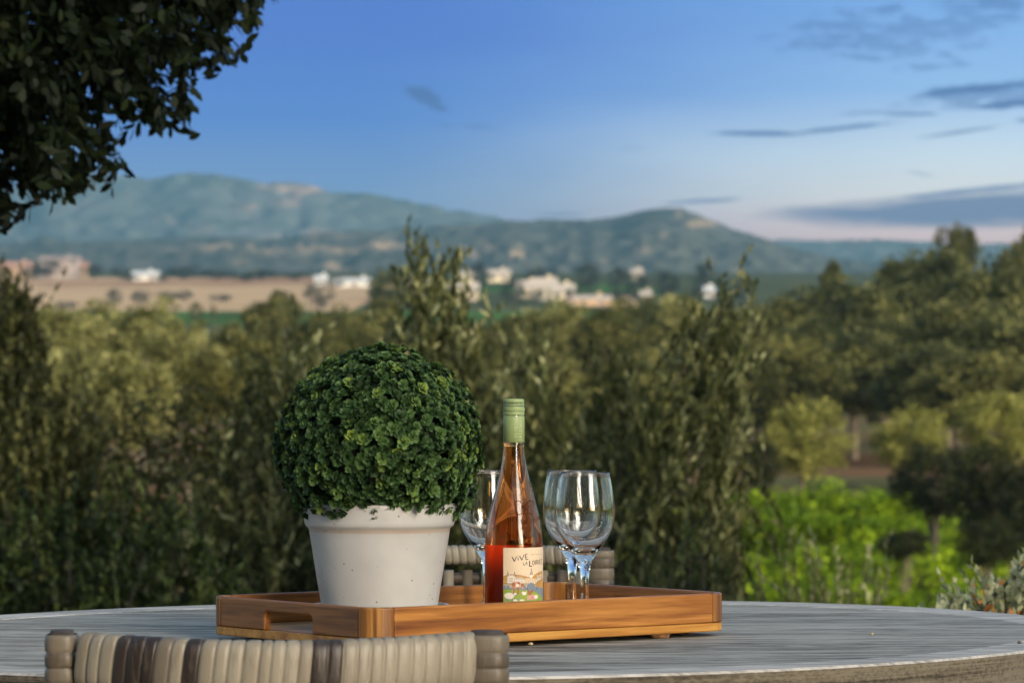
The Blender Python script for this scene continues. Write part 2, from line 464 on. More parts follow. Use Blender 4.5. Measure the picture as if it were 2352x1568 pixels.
def shoots(r, start, dirs, length, leafL, leafW, step, splay=0.7):
    nper = np.maximum((length / step).astype(int), 3)
    idx = np.repeat(np.arange(len(start)), nper)
    first = np.repeat(np.cumsum(nper) - nper, nper)
    j = np.arange(len(idx)) - first
    t = (j + 0.5) / nper[idx]
    D = unit(dirs)[idx]
    bend = r.normal(size=(len(start), 3))[idx] * 0.16
    pos = start[idx] + D * (length[idx] * t)[:, None] + bend * (length[idx] * t * t)[:, None]
    rad = unit(np.cross(D, r.normal(size=(len(idx), 3))))
    s = splay * r.uniform(0.5, 1.3, len(idx)) * (1.15 - 0.5 * t)
    ld = unit(D + rad * s[:, None])
    nr = unit(np.cross(ld, r.normal(size=(len(idx), 3))) + rad * 0.3)
    L = leafL * r.uniform(0.65, 1.2, len(idx)) * (1.05 - 0.3 * t); W = leafW * r.uniform(0.7, 1.25, len(idx))
    return pos, ld, nr, L, W, idx

def env_bush(name, env, Y, depth, n_shoot, leafL, leafW, m, label, cat='shrub', bottom=1470, lens=(.35, .75), step=.02, lean=.25, seed=1, group=None, tonef=None, up_bias=1.4, splay=.7, tr=.03, tips=()):
    """a bush of leafy shoots whose outline follows env (list of photo points) at distance Y"""
    r = np.random.default_rng(seed)
    ex = np.array([e[0] for e in env], float); ey = np.array([e[1] for e in env], float)
    gx = np.linspace(ex[0], ex[-1], 400); top = np.interp(gx, ex, ey)
    w = np.maximum(bottom - top, 1.0); w = w / w.sum()
    px = r.choice(gx, n_shoot, p=w) + r.normal(0, 3, n_shoot)
    pt = np.interp(px, ex, ey)
    q = r.uniform(0, 1, n_shoot) ** (0.85)
    yy = pt + (bottom - pt) * q
    # thinner in depth towards the edges and the top
    mid = (ex[0] + ex[-1]) / 2; half = (ex[-1] - ex[0]) / 2
    prof = np.sqrt(np.clip(1 - ((px - mid) / half) ** 2, 0.08, 1)) * np.clip(0.3 + q * 1.2, 0, 1)
    dy = r.uniform(-1, 1, n_shoot) * depth * prof
    Yd = Y + dy
    tip = np.stack([(px - CX) / F * Y, Yd, EYE - (yy - HY) / F * Y], -1)
    if tips:
        tp = np.array([P(a_ + r.normal(0, 3), b_, Y + r.normal(0, .12)) for a_, b_ in tips]); tip[:len(tp)] = tp; px[:len(tp)] = [a_ for a_, _ in tips]; dy[:len(tp)] = 0
    ln = r.uniform(lens[0], lens[1], n_shoot)
    d = r.normal(size=(n_shoot, 3)) * lean; d[:, 2] += up_bias
    d[:, 0] += (px - mid) / half * 0.25; d[:, 1] += dy / max(depth, .01) * 0.2
    d = unit(d)
    start = tip - d * ln[:, None]
    pos, ld, nr, L, W, idx = shoots(r, start, d, ln, leafL, leafW, step, splay)
    V, FC = kites(pos, ld, nr, L, W, 0.1)
    st = r.uniform(0, 1, n_shoot)
    patch = np.sin(px / 47.0 + seed) * np.sin(yy / 58.0 + 2 * seed) + .6 * np.sin(px / 21.0 + yy / 33.0 + seed)
    tone = np.clip((0.40 * st[idx] + 0.60 * r.uniform(0, 1, len(idx))) * (1 + .28 * patch[idx]) + .10 * patch[idx], 0, 1)
    if tonef is not None: tone = tonef(r, tone)
    bx, gz = (mid - CX) / F * Y, float(ground_z(0, Y))
    root = thing(name, (bx, Y, gz), label, cat, group)
    V = V - np.array([bx, Y, gz])
    link('foliage', mesh_np('foliage', V, FC, tone), root, [m])
    # woody stems running up into the foliage
    mb = MB()
    for k in range(9):
        j = r.integers(0, n_shoot)
        e = start[j] - np.array([bx, Y, gz])
        b0 = np.array([r.normal(0, .05), r.normal(0, .05), -0.05])
        mpt = (b0 + e) / 2 + np.array([r.normal(0, .06), r.normal(0, .06), 0.1])
        mb.tube([b0, (b0 * .6 + mpt * .4), mpt, e], [tr, tr * .8, tr * .5, tr * .18], 6)
    sel = r.choice(n_shoot, min(n_shoot, 70), replace=False)
    for j in sel:
        a = start[j] - np.array([bx, Y, gz]); b = a + d[j] * ln[j]
        mb.tube([a - d[j] * 0.1, a, b], [.004, .003, .0015], 4, close=False)
    link('stem', mb.mesh('stem'), root, [m_bark_dark])
    return root

m_bark = simple('bark', C(.13, .10, .075), 0.9, var=0.3, scale=12, bump=0.6, bscale=40)
m_bark_dark = simple('bark_dark', C(.035, .028, .022), 0.95, var=0.3, scale=12)
m_bark_brown = simple('bark_brown', C(.16, .105, .07), 0.9, var=0.3, scale=9, bump=0.6, bscale=40)

OL = leaf_mat('olive_leaf', [(0.0, C(.018, .024, .008)), (0.4, C(.068, .080, .026)), (0.75, C(.19, .20, .08)), (1.0, C(.52, .52, .30))])
OLD = leaf_mat('dark_hedge_leaf', [(0.0, C(.018, .021, .008)), (0.5, C(.044, .048, .015)), (0.8, C(.085, .088, .030)), (1.0, C(.23, .23, .09))])
OLG = leaf_mat('green_hedge_leaf', [(0.0, C(.008, .015, .004)), (0.5, C(.022, .038, .011)), (1.0, C(.09, .12, .035))])

env_bush('olive_tree', [(800, 960), (830, 880), (870, 800), (900, 730), (925, 660), (945, 590), (965, 552), (985, 530), (1010, 552), (1030, 600), (1060, 640), (1100, 725), (1130, 800), (1180, 900), (1230, 1010)], 19, .55, 640, .072, .022, OL,
         'tallest spiky olive tree, rising straight behind the topiary ball', 'tree', tips=[(985, 524), (978, 540), (992, 552), (946, 568), (940, 590), (952, 600), (1020, 545), (1015, 565), (1026, 580), (968, 600), (1000, 610), (930, 640), (1040, 620), (1058, 605), (1064, 640), (985, 580), (960, 650), (1010, 660), (925, 690), (1080, 690), (1095, 720), (905, 735)], seed=11, lens=(.3, .7), step=.016, lean=.32)
env_bush('olive_tree', [(1400, 1060), (1450, 960), (1490, 880), (1530, 790), (1580, 745), (1640, 700), (1680, 655), (1700, 622), (1720, 608), (1732, 690), (1738, 800), (1735, 950), (1700, 1150)], 18, .5, 430, .070, .019, OL,
         'pale-leaved olive tree with a pointed tip, right of the wine glasses', 'tree', tips=[(1722, 604), (1715, 620), (1726, 640), (1684, 640), (1690, 660), (1705, 670), (1660, 690), (1640, 705), (1600, 735), (1560, 755), (1735, 700), (1740, 760), (1530, 790)], seed=12, lens=(.3, .65), step=.016, lean=.42)
env_bush('olive_tree', [(1300, 1000), (1330, 910), (1360, 830), (1400, 782), (1440, 802), (1475, 900), (1500, 1000)], 18.6, .35, 210, .072, .023, OL,
         'small pale olive sapling whose tip stands above the right wine glasses', 'tree', seed=13, lens=(.25, .55), step=.016, lean=.42)
env_bush('olive_tree', [(450, 1040), (500, 930), (550, 860), (600, 800), (640, 752), (680, 692), (715, 745), (780, 765), (830, 810), (880, 880), (930, 980)], 20, .6, 620, .072, .021, OL,
         'olive tree with slanting shoots, left of and behind the topiary ball', 'tree', seed=14, lens=(.3, .7), step=.017, lean=.5)
env_bush('olive_tree', [(1080, 840), (1120, 770), (1170, 724), (1210, 745), (1260, 790), (1330, 880), (1400, 990)], 21, .5, 420, .072, .021, OL,
         'low olive tree behind the green bottle cap', 'tree', seed=15, lens=(.3, .7), step=.018, lean=.34)
env_bush('hedge_shrub', [(-260, 760), (-120, 690), (-30, 660), (20, 634), (45, 642), (75, 690), (110, 790), (170, 880), (280, 960)], 22, .7, 1300, .062, .026, OLD,
         'dark upright shrub cut off by the left border, top against the tan field', 'shrub', tips=[(0, 636), (10, 640), (20, 634), (30, 645), (45, 650), (60, 690), (-10, 650), (70, 720), (66, 700), (50, 680), (35, 665), (15, 655), (0, 660), (75, 760), (85, 780)] * 4, seed=16, lens=(.3, .6), step=.018, lean=.3)
env_bush('hedge_shrub', [(-320, 1010), (0, 930), (150, 905), (300, 895), (450, 885), (560, 905), (700, 955), (850, 1000), (1000, 1060)], 23, .8, 1700, .062, .028, OLD,
         'broad dark brownish hedge left of the topiary ball', 'shrub', seed=17, lens=(.2, .45), step=.018, lean=.75, up_bias=.8)
env_bush('hedge_shrub', [(780, 1000), (950, 900), (1100, 880), (1250, 905), (1400, 930), (1500, 980), (1590, 1080), (1650, 1230)], 23.5, .8, 1300, .065, .025, OLD,
         'dark olive hedge behind the wine bottle and the glasses', 'shrub', seed=18, lens=(.2, .45), step=.018, lean=.7, up_bias=.8)
env_bush('hedge_shrub', [(-140, 1260), (0, 1150), (120, 1105), (260, 1075), (400, 1130), (500, 1230), (580, 1360)], 17, .5, 520, .046, .024, OLG,
         'low dark green shrub above the left part of the table', 'shrub', seed=19, lens=(.18, .4), step=.013, lean=.5)
def sparse(r, t): return np.clip(t * .5 + .5, 0, 1)
env_bush('olive_shrub', [(1690, 1330), (1745, 1260), (1800, 1190), (1850, 1215), (1905, 1195), (1960, 1230), (2020, 1160), (2060, 1290), (2090, 1400)], 16, .3, 46, .055, .016, OL,
         'sparse grey green olive sprigs standing before the bright vines', 'shrub', seed=20, lens=(.2, .45), step=.02, lean=.3, tonef=sparse, tr=.01)
env_bush('olive_shrub', [(1380, 1330), (1440, 1240), (1520, 1190), (1600, 1170), (1680, 1220), (1720, 1330)], 16.5, .4, 90, .055, .016, OLG,
         'dark low olive shrub right of the wine glasses at table edge', 'shrub', seed=21, lens=(.2, .45), step=.016, lean=.35, tr=.012)

SAGE = leaf_mat('sage_leaf', [(0.0, C(.13, .15, .09)), (0.55, C(.34, .35, .25)), (0.84, C(.62, .58, .46)), (0.86, C(.50, .20, .05)), (0.94, C(.55, .28, .07)), (1.0, C(.30, .09, .05))], trans=.2, dim=1.6)
def sagetone(r, t):
    u = r.uniform(0, 1, len(t))
    return np.where(u < 0.08, r.uniform(.87, 1.0, len(t)), np.clip(t, 0, 1) * .83)
env_bush('sage_shrub', [(2120, 1420), (2150, 1372), (2190, 1335), (2235, 1325), (2262, 1292), (2300, 1322), (2330, 1290), (2352, 1258), (2420, 1240), (2500, 1290), (2560, 1380)], 8.0, .22, 420, .028, .012, SAGE,
         'silvery sage shrub with orange dead leaves behind the right table edge', 'shrub', seed=22, lens=(.06, .16), step=.0075, lean=.55, bottom=1520, tonef=sagetone, tr=.008, splay=1.0)

# ---- unseen wood added behind the terrace to darken glass reflections; open towards the sun
def unseen_wood():
    r = np.random.default_rng(91); VV = []; FF = []; TT_ = []; c = 0
    for az0, az1, n in ((-88, 24, 17), (53, 95, 7)):
        for k in range(n):
            az = math.radians(az0 + (az1 - az0) * (k + .5) / n); D = r.uniform(13, 16)
            h = r.uniform(8.5, 11.0)
            V, FC, t = crown(200 + k + (az0 > 0) * 30, (1.9, 1.9, h * .55), 70, 26, .5, .8, 1.0)
            V = V + np.array([math.sin(az) * D, -math.cos(az) * D, h * .5])
            VV.append(V); FF.append(FC + c); TT_.append(t); c += len(V)
    o = link('unseen_treeline', mesh_np('unseen_treeline', np.concatenate(VV), np.concatenate(FF), np.concatenate(TT_)), None, [OLD])
    tag(o, kind='stuff')
unseen_wood()

# ---- woods on the slopes: a few grown trees, each placed as a tree of its own
M_TAN = leaf_mat('tan_olive_leaf', [(0, C(.050, .056, .016)), (.5, C(.20, .205, .075)), (1, C(.52, .49, .23))])
M_OAK = leaf_mat('oak_leaf', [(0, C(.020, .024, .008)), (.5, C(.082, .090, .029)), (1, C(.24, .24, .09))])
M_BRN = leaf_mat('brown_green_leaf', [(0, C(.024, .026, .009)), (.5, C(.105, .110, .036)), (1, C(.30, .28, .10))])
M_PALE = leaf_mat('pale_olive_leaf', [(0, C(.09, .095, .02)), (.5, C(.24, .245, .06)), (1, C(.48, .46, .15))])
M_DKB = leaf_mat('dark_bush_leaf', [(0, C(.010, .012, .005)), (.6, C(.030, .034, .010)), (1, C(.065, .085, .02))])
M_VINE = leaf_mat('vine_leaf', [(0, C(.025, .055, .006)), (.45, C(.12, .20, .010)), (1, C(.40, .52, .02))], trans=.4, dim=1.15)
M_FARD = leaf_mat('far_dark_leaf', [(0, C(.022, .028, .022)), (.6, C(.05, .055, .038)), (1, C(.10, .10, .065))])

_proto = {}
def crown_mesh(kind, seed):
    key = (kind, seed)
    if key not in _proto:
        if kind == 'wood': V, FC, t = crown(seed, (1, 1, 1), 150, 64, .105, .23, 0.75, lump=.38)
        elif kind == 'shrub': V, FC, t = crown(seed, (1, 1, 1), 170, 50, .09, .2, 0.9, lump=.28)
        elif kind == 'vine': V, FC, t = crown(seed, (1, 1, 1), 90, 26, .17, .3, 1.0, lump=.3)
        elif kind == 'cypress': V, FC, t = crown(seed, (1, 1, 1), 80, 22, .12, .2, 1.0, up=1.0, lump=.05)
        else: V, FC, t = crown(seed, (1, 1, 1), 46, 18, .17, .3, 0.8)
        _proto[key] = mesh_np('crown_' + kind, V, FC, t)
    return _proto[key]
def trunk_mesh(seed):
    key = ('trunk', seed)
    if key not in _proto:
        r = np.random.default_rng(seed); mb = MB()
        mb.tube([(0, 0, -.04), (.02, .01, .25), (-.03, .02, .55), (.0, 0, .8), (.02, .0, 1.0)], [.09, .07, .06, .045, .02], 8)
        for k in range(4):
            a = r.uniform(0, 2 * PI); zz = .5 + .1 * k
            mb.tube([(0, 0, zz), (.18 * math.cos(a), .18 * math.sin(a), zz + .14), (.36 * math.cos(a), .36 * math.sin(a), zz + .34)], [.04, .03, .012], 6)
        _proto[key] = mb.mesh('trunk')
    return _proto[key]

def tree(name, px, top, w, Y, m, label, kind='wood', seed=1, low=None, cat='tree', group=None, bark=None, rz=None):
    """a tree whose crown spans w photo units about px, from row top down to row low, rooted on the ground at Y"""
    R = w / 2 / F * Y
    zt = EYE - (top - HY) / F * Y
    gz = float(ground_z(0, Y))
    zb = (EYE - (low - HY) / F * Y) if low is not None else max(gz + 0.12 * (zt - gz), zt - 2.2 * R)
    zb = max(zb, gz - 0.02)
    if zb > zt - 0.3 * R: zb = gz
    X = (px - CX) / F * Y
    root = thing(name, (X, Y, gz), label, cat, group)
    me = crown_mesh(kind, seed)
    key = (me.name, m.name)
    if key not in _proto:
        c = me.copy(); c.materials.clear(); c.materials.append(m); _proto[key] = c
    o = link('crown', _proto[key], root, [])
    hz_ = (zt - zb) / 2
    o.location = (0, 0, (zt + zb) / 2 - gz)
    o.scale = (R / 1.0, R / 1.0, hz_ / 1.08)
    o.rotation_euler = (0, 0, rz if rz is not None else (px * 1.7) % 6.28)
    tk = link('trunk', trunk_mesh(seed % 3), root, [bark or m_bark])
    h = (zt + zb) / 2 - gz
    tk.scale = (R * .9, R * .9, max(h, .2)); tk.rotation_euler = (0, 0, (px * .9) % 6.28)
    return root

# left and middle wood below the tan field
W = [
    (95, 700, 190, 75, M_TAN, 'olive brown tree below the left houses, beside the dark shrub'),
    (215, 692, 200, 95, M_TAN, 'rounded tan tree under the green field strip, left part'),
    (330, 700, 190, 85, M_TAN, 'tan tree below the pair of dark field trees'),
    (430, 745, 190, 70, M_TAN, 'yellowish tan tree in front of the small cypress'),
    (160, 780, 230, 55, M_TAN, 'large pale tan bushy tree over the left dark hedge'),
    (300, 800, 220, 50, M_TAN, 'bleached tan bush just above the broad dark hedge'),
    (560, 745, 170, 80, M_BRN, 'brown green tree right of the green field patch'),
    (600, 690, 110, 150, M_BRN, 'rounded tree at the lower border of the tan field, left of the spiky olive'),
    (655, 672, 80, 190, M_OAK, 'dark tree top standing into the tan field'),
    (470, 790, 170, 52, M_BRN, 'brown green bush behind the left olive shoots'),
    (735, 710, 160, 140, M_BRN, 'dull green tree below the grey field tree'),
    (850, 690, 170, 150, M_BRN, 'dull green tree left of the tallest olive, below the long white house'),
    (800, 760, 190, 100, M_BRN, 'brown green tree low behind the left side of the topiary'),
    (890, 618, 90, 420, M_BRN, 'grey green tree beside the long white house, left of the spiky olive'),
    (1050, 720, 180, 120, M_BRN, 'brown green tree right behind the tallest olive'),
    (1170, 715, 170, 140, M_BRN, 'dull brown tree below the cream houses'),
    (1270, 690, 170, 130, M_TAN, 'olive tan rounded tree just below the cluster of cream houses'),
    (1390, 705, 170, 120, M_BRN, 'brown green tree below the low tan house'),
    (1470, 690, 120, 150, M_OAK, 'dark green tree right of the low tan house'),
    (1560, 662, 150, 140, M_TAN, 'rounded tan green tree left of the small white house'),
    (1650, 700, 160, 130, M_BRN, 'brown tree behind the pointed olive tip'),
    (1250, 800, 240, 75, M_BRN, 'wide brown green bush behind the bottle cap'),
    (1420, 820, 240, 70, M_BRN, 'wide brown bush behind the small olive sapling'),
    (1580, 800, 220, 80, M_BRN, 'brown bush left of the pointed olive'),
    (1120, 840, 220, 60, M_BRN, 'brown bush right of the topiary top'),
    (650, 800, 200, 60, M_BRN, 'brown bush left of the topiary top, behind slanting olive shoots'),
]
for i, (px, top, w, Y, m, lab) in enumerate(W):
    tree('hillside_tree', px, top, w, Y, m, lab, seed=30 + i % 5, group='trees on the slope below the fields')
# big oaks on the right
OK = [
    (1800, 672, 170, 150, M_BRN, None, 'brown green oak right of the pointed olive'),
    (1905, 640, 170, 160, M_OAK, 880, 'oak with a small knob on top, fourth from the right border'),
    (1915, 596, 46, 165, M_OAK, 700, 'narrow dark tree top poking out of the right oaks'),
    (2030, 640, 230, 150, M_OAK, 965, 'broad green oak in the middle of the right wood with bare trunks below'),
    (2065, 575, 130, 170, M_OAK, 760, 'dark oak crown standing before the blue hills'),
    (2180, 560, 190, 165, M_OAK, 850, 'dark tall oak second from the right border'),
    (2205, 514, 70, 170, M_OAK, 640, 'highest small crown of the right wood'),
    (2330, 536, 170, 160, M_BRN, 965, 'grey brown oak with airy top at the right border'),
    (2200, 680, 230, 130, M_BRN, 965, 'olive brown oak in front of the tall right oaks'),
    (2340, 700, 230, 125, M_OAK, 965, 'oak cut off by the right border above the pale shrubs'),
    (1790, 760, 230, 120, M_BRN, 990, 'oak right beside the pointed olive, lower crown'),
    (1960, 760, 240, 125, M_OAK, 960, 'oak with low dark crown above the bare soil patch'),
    (1850, 720, 200, 140, M_OAK, 980, 'oak between the pointed olive and the small dark tree top'),
    (2270, 600, 220, 150, M_OAK, 960, 'big dark oak filling the wood near the right border'),
    (2060, 700, 220, 135, M_BRN, 975, 'brown green oak under the dark crown, centre of the right wood'),
    (2260, 800, 260, 112, M_BRN, 985, 'low brown oak between the middle and right pale shrubs'),
    (2130, 790, 230, 118, M_OAK, 970, 'low dark oak crown behind the middle pale shrub'),
]
for i, (px, top, w, Y, m, low, lab) in enumerate(OK):
    tree('oak_tree', px, top, w * (1.3 if w > 100 else 1.15), Y, m, lab, seed=40 + i % 5, low=low, group='oaks on the right slope', bark=m_bark_brown)
for i, (px, top, w, low, Y, lab) in enumerate([(1842, 922, 200, 1112, 90, 'round pale olive shrub nearest to the pointed olive'), (2092, 932, 180, 1090, 92, 'round pale olive shrub between two others on bare soil'), (2300, 903, 200, 1080, 94, 'round pale olive shrub at the right border')]):
    tree('round_shrub', px, top, w, Y, M_PALE, lab, kind='shrub', seed=50 + i, low=low, cat='shrub', group='pale round shrubs on the right slope')
for i, (px, top, w, low, Y, lab) in enumerate([(2150, 1035, 200, 1200, 66, 'dark shrub just below the middle pale shrub'), (2290, 1000, 220, 1260, 64, 'large dark shrub below the right pale shrub'), (2080, 1215, 120, 1290, 54, 'small dark shrub among the bright vines'), (2270, 1200, 150, 1310, 50, 'black green shrub behind the sage shrub'), (2400, 1060, 200, 1300, 62, 'dark shrub cut off by the right border'), (1745, 1010, 90, 1130, 84, 'brown shrub left of the round pale shrub')]):
    tree('dark_shrub', px, top, w, Y, M_DKB, lab, kind='shrub', seed=53 + i % 3, low=low, cat='shrub', group='dark shrubs on the right slope')
# vines: rows of bushes climbing the slope
vi = 0
vlab = ['first', 'second', 'third', 'fourth', 'fifth', 'sixth', 'seventh']
for row, (Y, top, low, spots) in enumerate([(77, 1118, 1230, [1660, 1770, 1880, 1985, 2060]), (69, 1170, 1300, [1560, 1680, 1800, 1910, 2020, 2150, 2330]), (61, 1250, 1400, [1500, 1620, 1740, 1870, 1990, 2120, 2230]), (54, 1325, 1480, [1460, 1580, 1700, 1820, 1940, 2060, 2190])]):
    rowname = ['back row nearest the bare soil', 'second row from the back', 'third row from the back', 'front row nearest the table'][row]
    for k, px in enumerate(spots):
        jig = ((k * 37 + row * 53) % 23) - 11
        tree('grapevine', px, top + jig, 170, Y, M_VINE, 'bright green vine bush, %s from the left in the %s' % (vlab[k], rowname), kind='vine', seed=60 + (k + row) % 4, low=low, cat='vine', group='bright green vines on the slope')

# trees scattered on and behind the fields
FT = [
    (262, 662, 44, 700, M_FARD, 'left of two dark trees on the tan field'),
    (320, 664, 50, 702, M_FARD, 'right of two dark trees on the tan field'),
    (385, 668, 60, 694, M_FARD, 'low dark trees clump on the tan field, left half'),
    (425, 664, 40, 694, M_FARD, 'low dark trees clump on the tan field, right half'),
    (508, 676, 66, 694, M_FARD, 'flat dark bush on the tan field right of the cypress'),
    (735, 648, 66, 712, M_FARD, 'grey brown tree in front of the white houses'),
    (110, 596, 70, 636, M_FARD, 'dark tree between the two left houses'),
    (215, 606, 60, 640, M_FARD, 'dark tree right of the pinkish left house'),
    (1350, 600, 70, 676, M_FARD, 'dark tree right of the cream house cluster'),
    (1460, 622, 70, 690, M_FARD, 'grey tree before the hill foot above the low tan house'),
    (1180, 640, 70, 700, M_FARD, 'dark tree between the cream houses'),
    (1010, 640, 60, 700, M_FARD, 'dark tree beside the house behind the spiky olive'),
    (1420, 610, 60, 670, M_FARD, 'brown tree behind the low tan house'),
    (1690, 640, 80, 700, M_FARD, 'grey tree at the hill foot behind the pointed olive'),
    (1530, 620, 70, 690, M_FARD, 'grey tree at the hill foot left of the small white house'),
    (500, 618, 90, 644, M_FARD, 'dark tree row at the upper border of the tan field, middle'),
    (600, 618, 90, 644, M_FARD, 'dark tree row at the upper border of the tan field, right'),
    (280, 614, 60, 640, M_FARD, 'dark tree left of the white barn'),
    (420, 612, 90, 642, M_FARD, 'dark trees right of the white barn'),
    (680, 622, 60, 646, M_FARD, 'dark tree left of the small white house'),
    (1100, 600, 60, 660, M_FARD, 'dark tree above the cream house behind the olive'),
    (1240, 610, 80, 660, M_FARD, 'dark tree behind the cream house cluster'),
    (1620, 600, 70, 680, M_FARD, 'grey blue tree at the foot of the peaked hill'),
    (70, 612, 46, 640, M_FARD, 'dark tree at the right corner of the left border house'),
    (12, 618, 40, 642, M_FARD, 'dark tree before the left border house'),
    (300, 628, 36, 648, M_FARD, 'small dark tree touching the left end of the white barn'),
    (372, 630, 40, 648, M_FARD, 'small dark tree touching the right end of the white barn'),
    (770, 636, 40, 662, M_FARD, 'dark tree between tiny white house and long white house'),
    (1232, 668, 34, 694, M_FARD, 'small tree before the left half of the cream house cluster'),
    (1318, 660, 44, 694, M_FARD, 'dark tree at the right edge of the cream house cluster'),
    (1415, 664, 50, 700, M_FARD, 'dark tree at the right end of the low tan house'),
    (1600, 655, 50, 690, M_FARD, 'dark tree left of and touching the small white house'),
    (560, 628, 60, 648, M_FARD, 'low dark tree on the upper field border, between two tree rows'),
    (150, 690, 60, 712, M_FARD, 'dark bush at the lower left field border'),
    (870, 630, 50, 670, M_FARD, 'dark tree at the right end of the long white house'),
]
for i, (px, top, w, low, m, lab) in enumerate(FT):
    Y = ground_Y(min(max(low, 642), 716))
    tree('field_tree', px, top, w, Y, m, lab, kind='far', seed=70 + i % 4, low=low - 2, group='trees about the far fields')
for px, top, w, low, lab in [(450, 690, 36, 742, 'small dark cypress before the green field strip'), (490, 698, 16, 735, 'thin bare cypress right of the other one'), (1040, 560, 30, 660, 'slim dark cypress at the hill foot behind the spiky olive')]:
    tree('cypress_tree', px, top, w, 430 if low > 700 else 950, M_OAK, lab, kind='cypress', seed=80, low=low, group='cypresses about the far fields')

# ------------------------------------------------------------------ houses across the valley
m_glass_dark = simple('window_dark', C(.05, .055, .06), 0.15, 0.8, var=0.05)
def wallm(nm, c): return simple(nm, c, 0.85, var=0.06, scale=1.5)
HW = {'tan': wallm('wall_tan', C(.50, .34, .20)), 'pink': wallm('wall_pink', C(.36, .29, .26)), 'white': wallm('wall_white', C(.66, .64, .58)), 'cream': wallm('wall_cream', C(.66, .55, .37))}
HR = {'red': simple('roof_clay', C(.36, .20, .14), .8, var=.2, scale=2), 'brown': simple('roof_brown', C(.30, .23, .20), .8, var=.2, scale=2), 'white': simple('roof_white', C(.58, .57, .54), .6, var=.05, scale=2), 'pale': simple('roof_pale', C(.48, .40, .32), .8, var=.15, scale=2)}
def house(px, base, w, h, wall, roof, label, group='houses across the valley', Y=None, rz=0.0, roofh=0.42):
    Y = Y or ground_Y(max(min(base, 716), 641)); s = Y / F
    W_, H_ = w * s, h * s; D_ = max(W_ * .6, 5)
    z0 = EYE - (base - HY) / F * Y
    gz = float(ground_z(0, Y))
    root = thing('house', ((px - CX) / F * Y, Y, gz), label, 'house', group, rz)
    hw = H_ * (1 - roofh)
    zz = z0 - gz
    b = MB(); b.box(-W_ / 2, W_ / 2, -D_ / 2, D_ / 2, min(-.3, zz), zz + hw)
    # gables
    for sx in (-1, 1):
        x = sx * W_ / 2
        b.add([(x, -D_ / 2, zz + hw), (x, D_ / 2, zz + hw), (x, 0, zz + H_ * .97)], [(0, 1, 2) if sx > 0 else (2, 1, 0)])
    link('wall', b.mesh('wall', False), root, [HW[wall]])
    r = MB(); ov = .35; t = .18
    for sy in (-1, 1):
        y1 = sy * (D_ / 2 + ov)
        sl = (H_ - hw) / (D_ / 2)
        ze = zz + hw - ov * sl
        v = [(-W_ / 2 - ov, y1, ze + .02), (W_ / 2 + ov, y1, ze + .02), (W_ / 2 + ov, 0, zz + H_ + .02), (-W_ / 2 - ov, 0, zz + H_ + .02)]
        v2 = [(p[0], p[1], p[2] + t) for p in v]
        f = [(0, 1, 2, 3), (7, 6, 5, 4), (0, 4, 5, 1), (1, 5, 6, 2), (3, 7, 4, 0)]
        r.add(v + v2, f)
    ro = link('roof', r.mesh('roof', False), root, [HR[roof]])
    ch = MB(); cw = .35; ch.box(W_ * .2 - cw, W_ * .2 + cw, .3 - cw, .3 + cw, zz + hw, zz + H_ + .7); link('chimney', ch.mesh('chimney', False), ro, [HW[wall]])
    n = max(2, int(W_ / 3))
    for k in range(n):
        x = (k + .5) / n * W_ - W_ / 2
        ww = MB()
        if k == n // 2:
            ww.box(x - .5, x + .5, -D_ / 2 - .04, -D_ / 2 + .02, zz + .02, zz + min(2.1, hw * .9)); link('door', ww.mesh('door', False), root, [HR['brown']])
        else:
            ww.box(x - .5, x + .5, -D_ / 2 - .03, -D_ / 2 + .02, zz + hw * .4, zz + hw * .82); link('window', ww.mesh('window', False), root, [m_glass_dark])
    return root
HS = [
    (40, 634, 80, 32, 'tan', 'red', 'tan house with clay roof at the left border'),
    (166, 636, 72, 32, 'tan', 'red', 'small tan house with reddish roof right of the left border house'),
    (140, 614, 92, 24, 'pink', 'brown', 'pinkish house half hidden behind the small tan house'),
    (335, 645, 58, 21, 'white', 'white', 'white barn with sloped white roof above the tan field'),
    (738, 658, 26, 24, 'white', 'white', 'tiny white house left of the long white house'),
    (815, 660, 100, 20, 'white', 'white', 'long white house at the right end of the tan field'),
    (1145, 648, 50, 28, 'cream', 'pale', 'cream house above the others, right of the spiky olive'),
    (1068, 650, 36, 26, 'cream', 'pale', 'small cream house seen through the right olive shoots'),
    (1070, 690, 54, 40, 'cream', 'pale', 'cream house low behind the right shoots of the spiky olive'),
    (958, 692, 60, 46, 'pink', 'pale', 'pinkish house behind the left shoots of the spiky olive'),
    (1012, 686, 44, 34, 'pink', 'pale', 'pinkish house behind the middle of the spiky olive'),
    (1212, 684, 46, 38, 'cream', 'pale', 'left house of the cream cluster'),
    (1252, 690, 50, 50, 'cream', 'pale', 'tall middle house of the cream cluster'),
    (1292, 692, 50, 38, 'cream', 'pale', 'right house of the cream cluster'),
    (1360, 700, 84, 20, 'tan', 'pale', 'low long tan house right of the cream cluster'),
    (1463, 642, 24, 22, 'cream', 'pale', 'tiny pale house at the hill foot'),
    (1483, 692, 22, 22, 'pink', 'pale', 'tiny pinkish house right of the low tan house'),
    (1627, 684, 22, 24, 'white', 'white', 'small white house left of the pointed olive'),
]
for hx in HS: house(*hx)

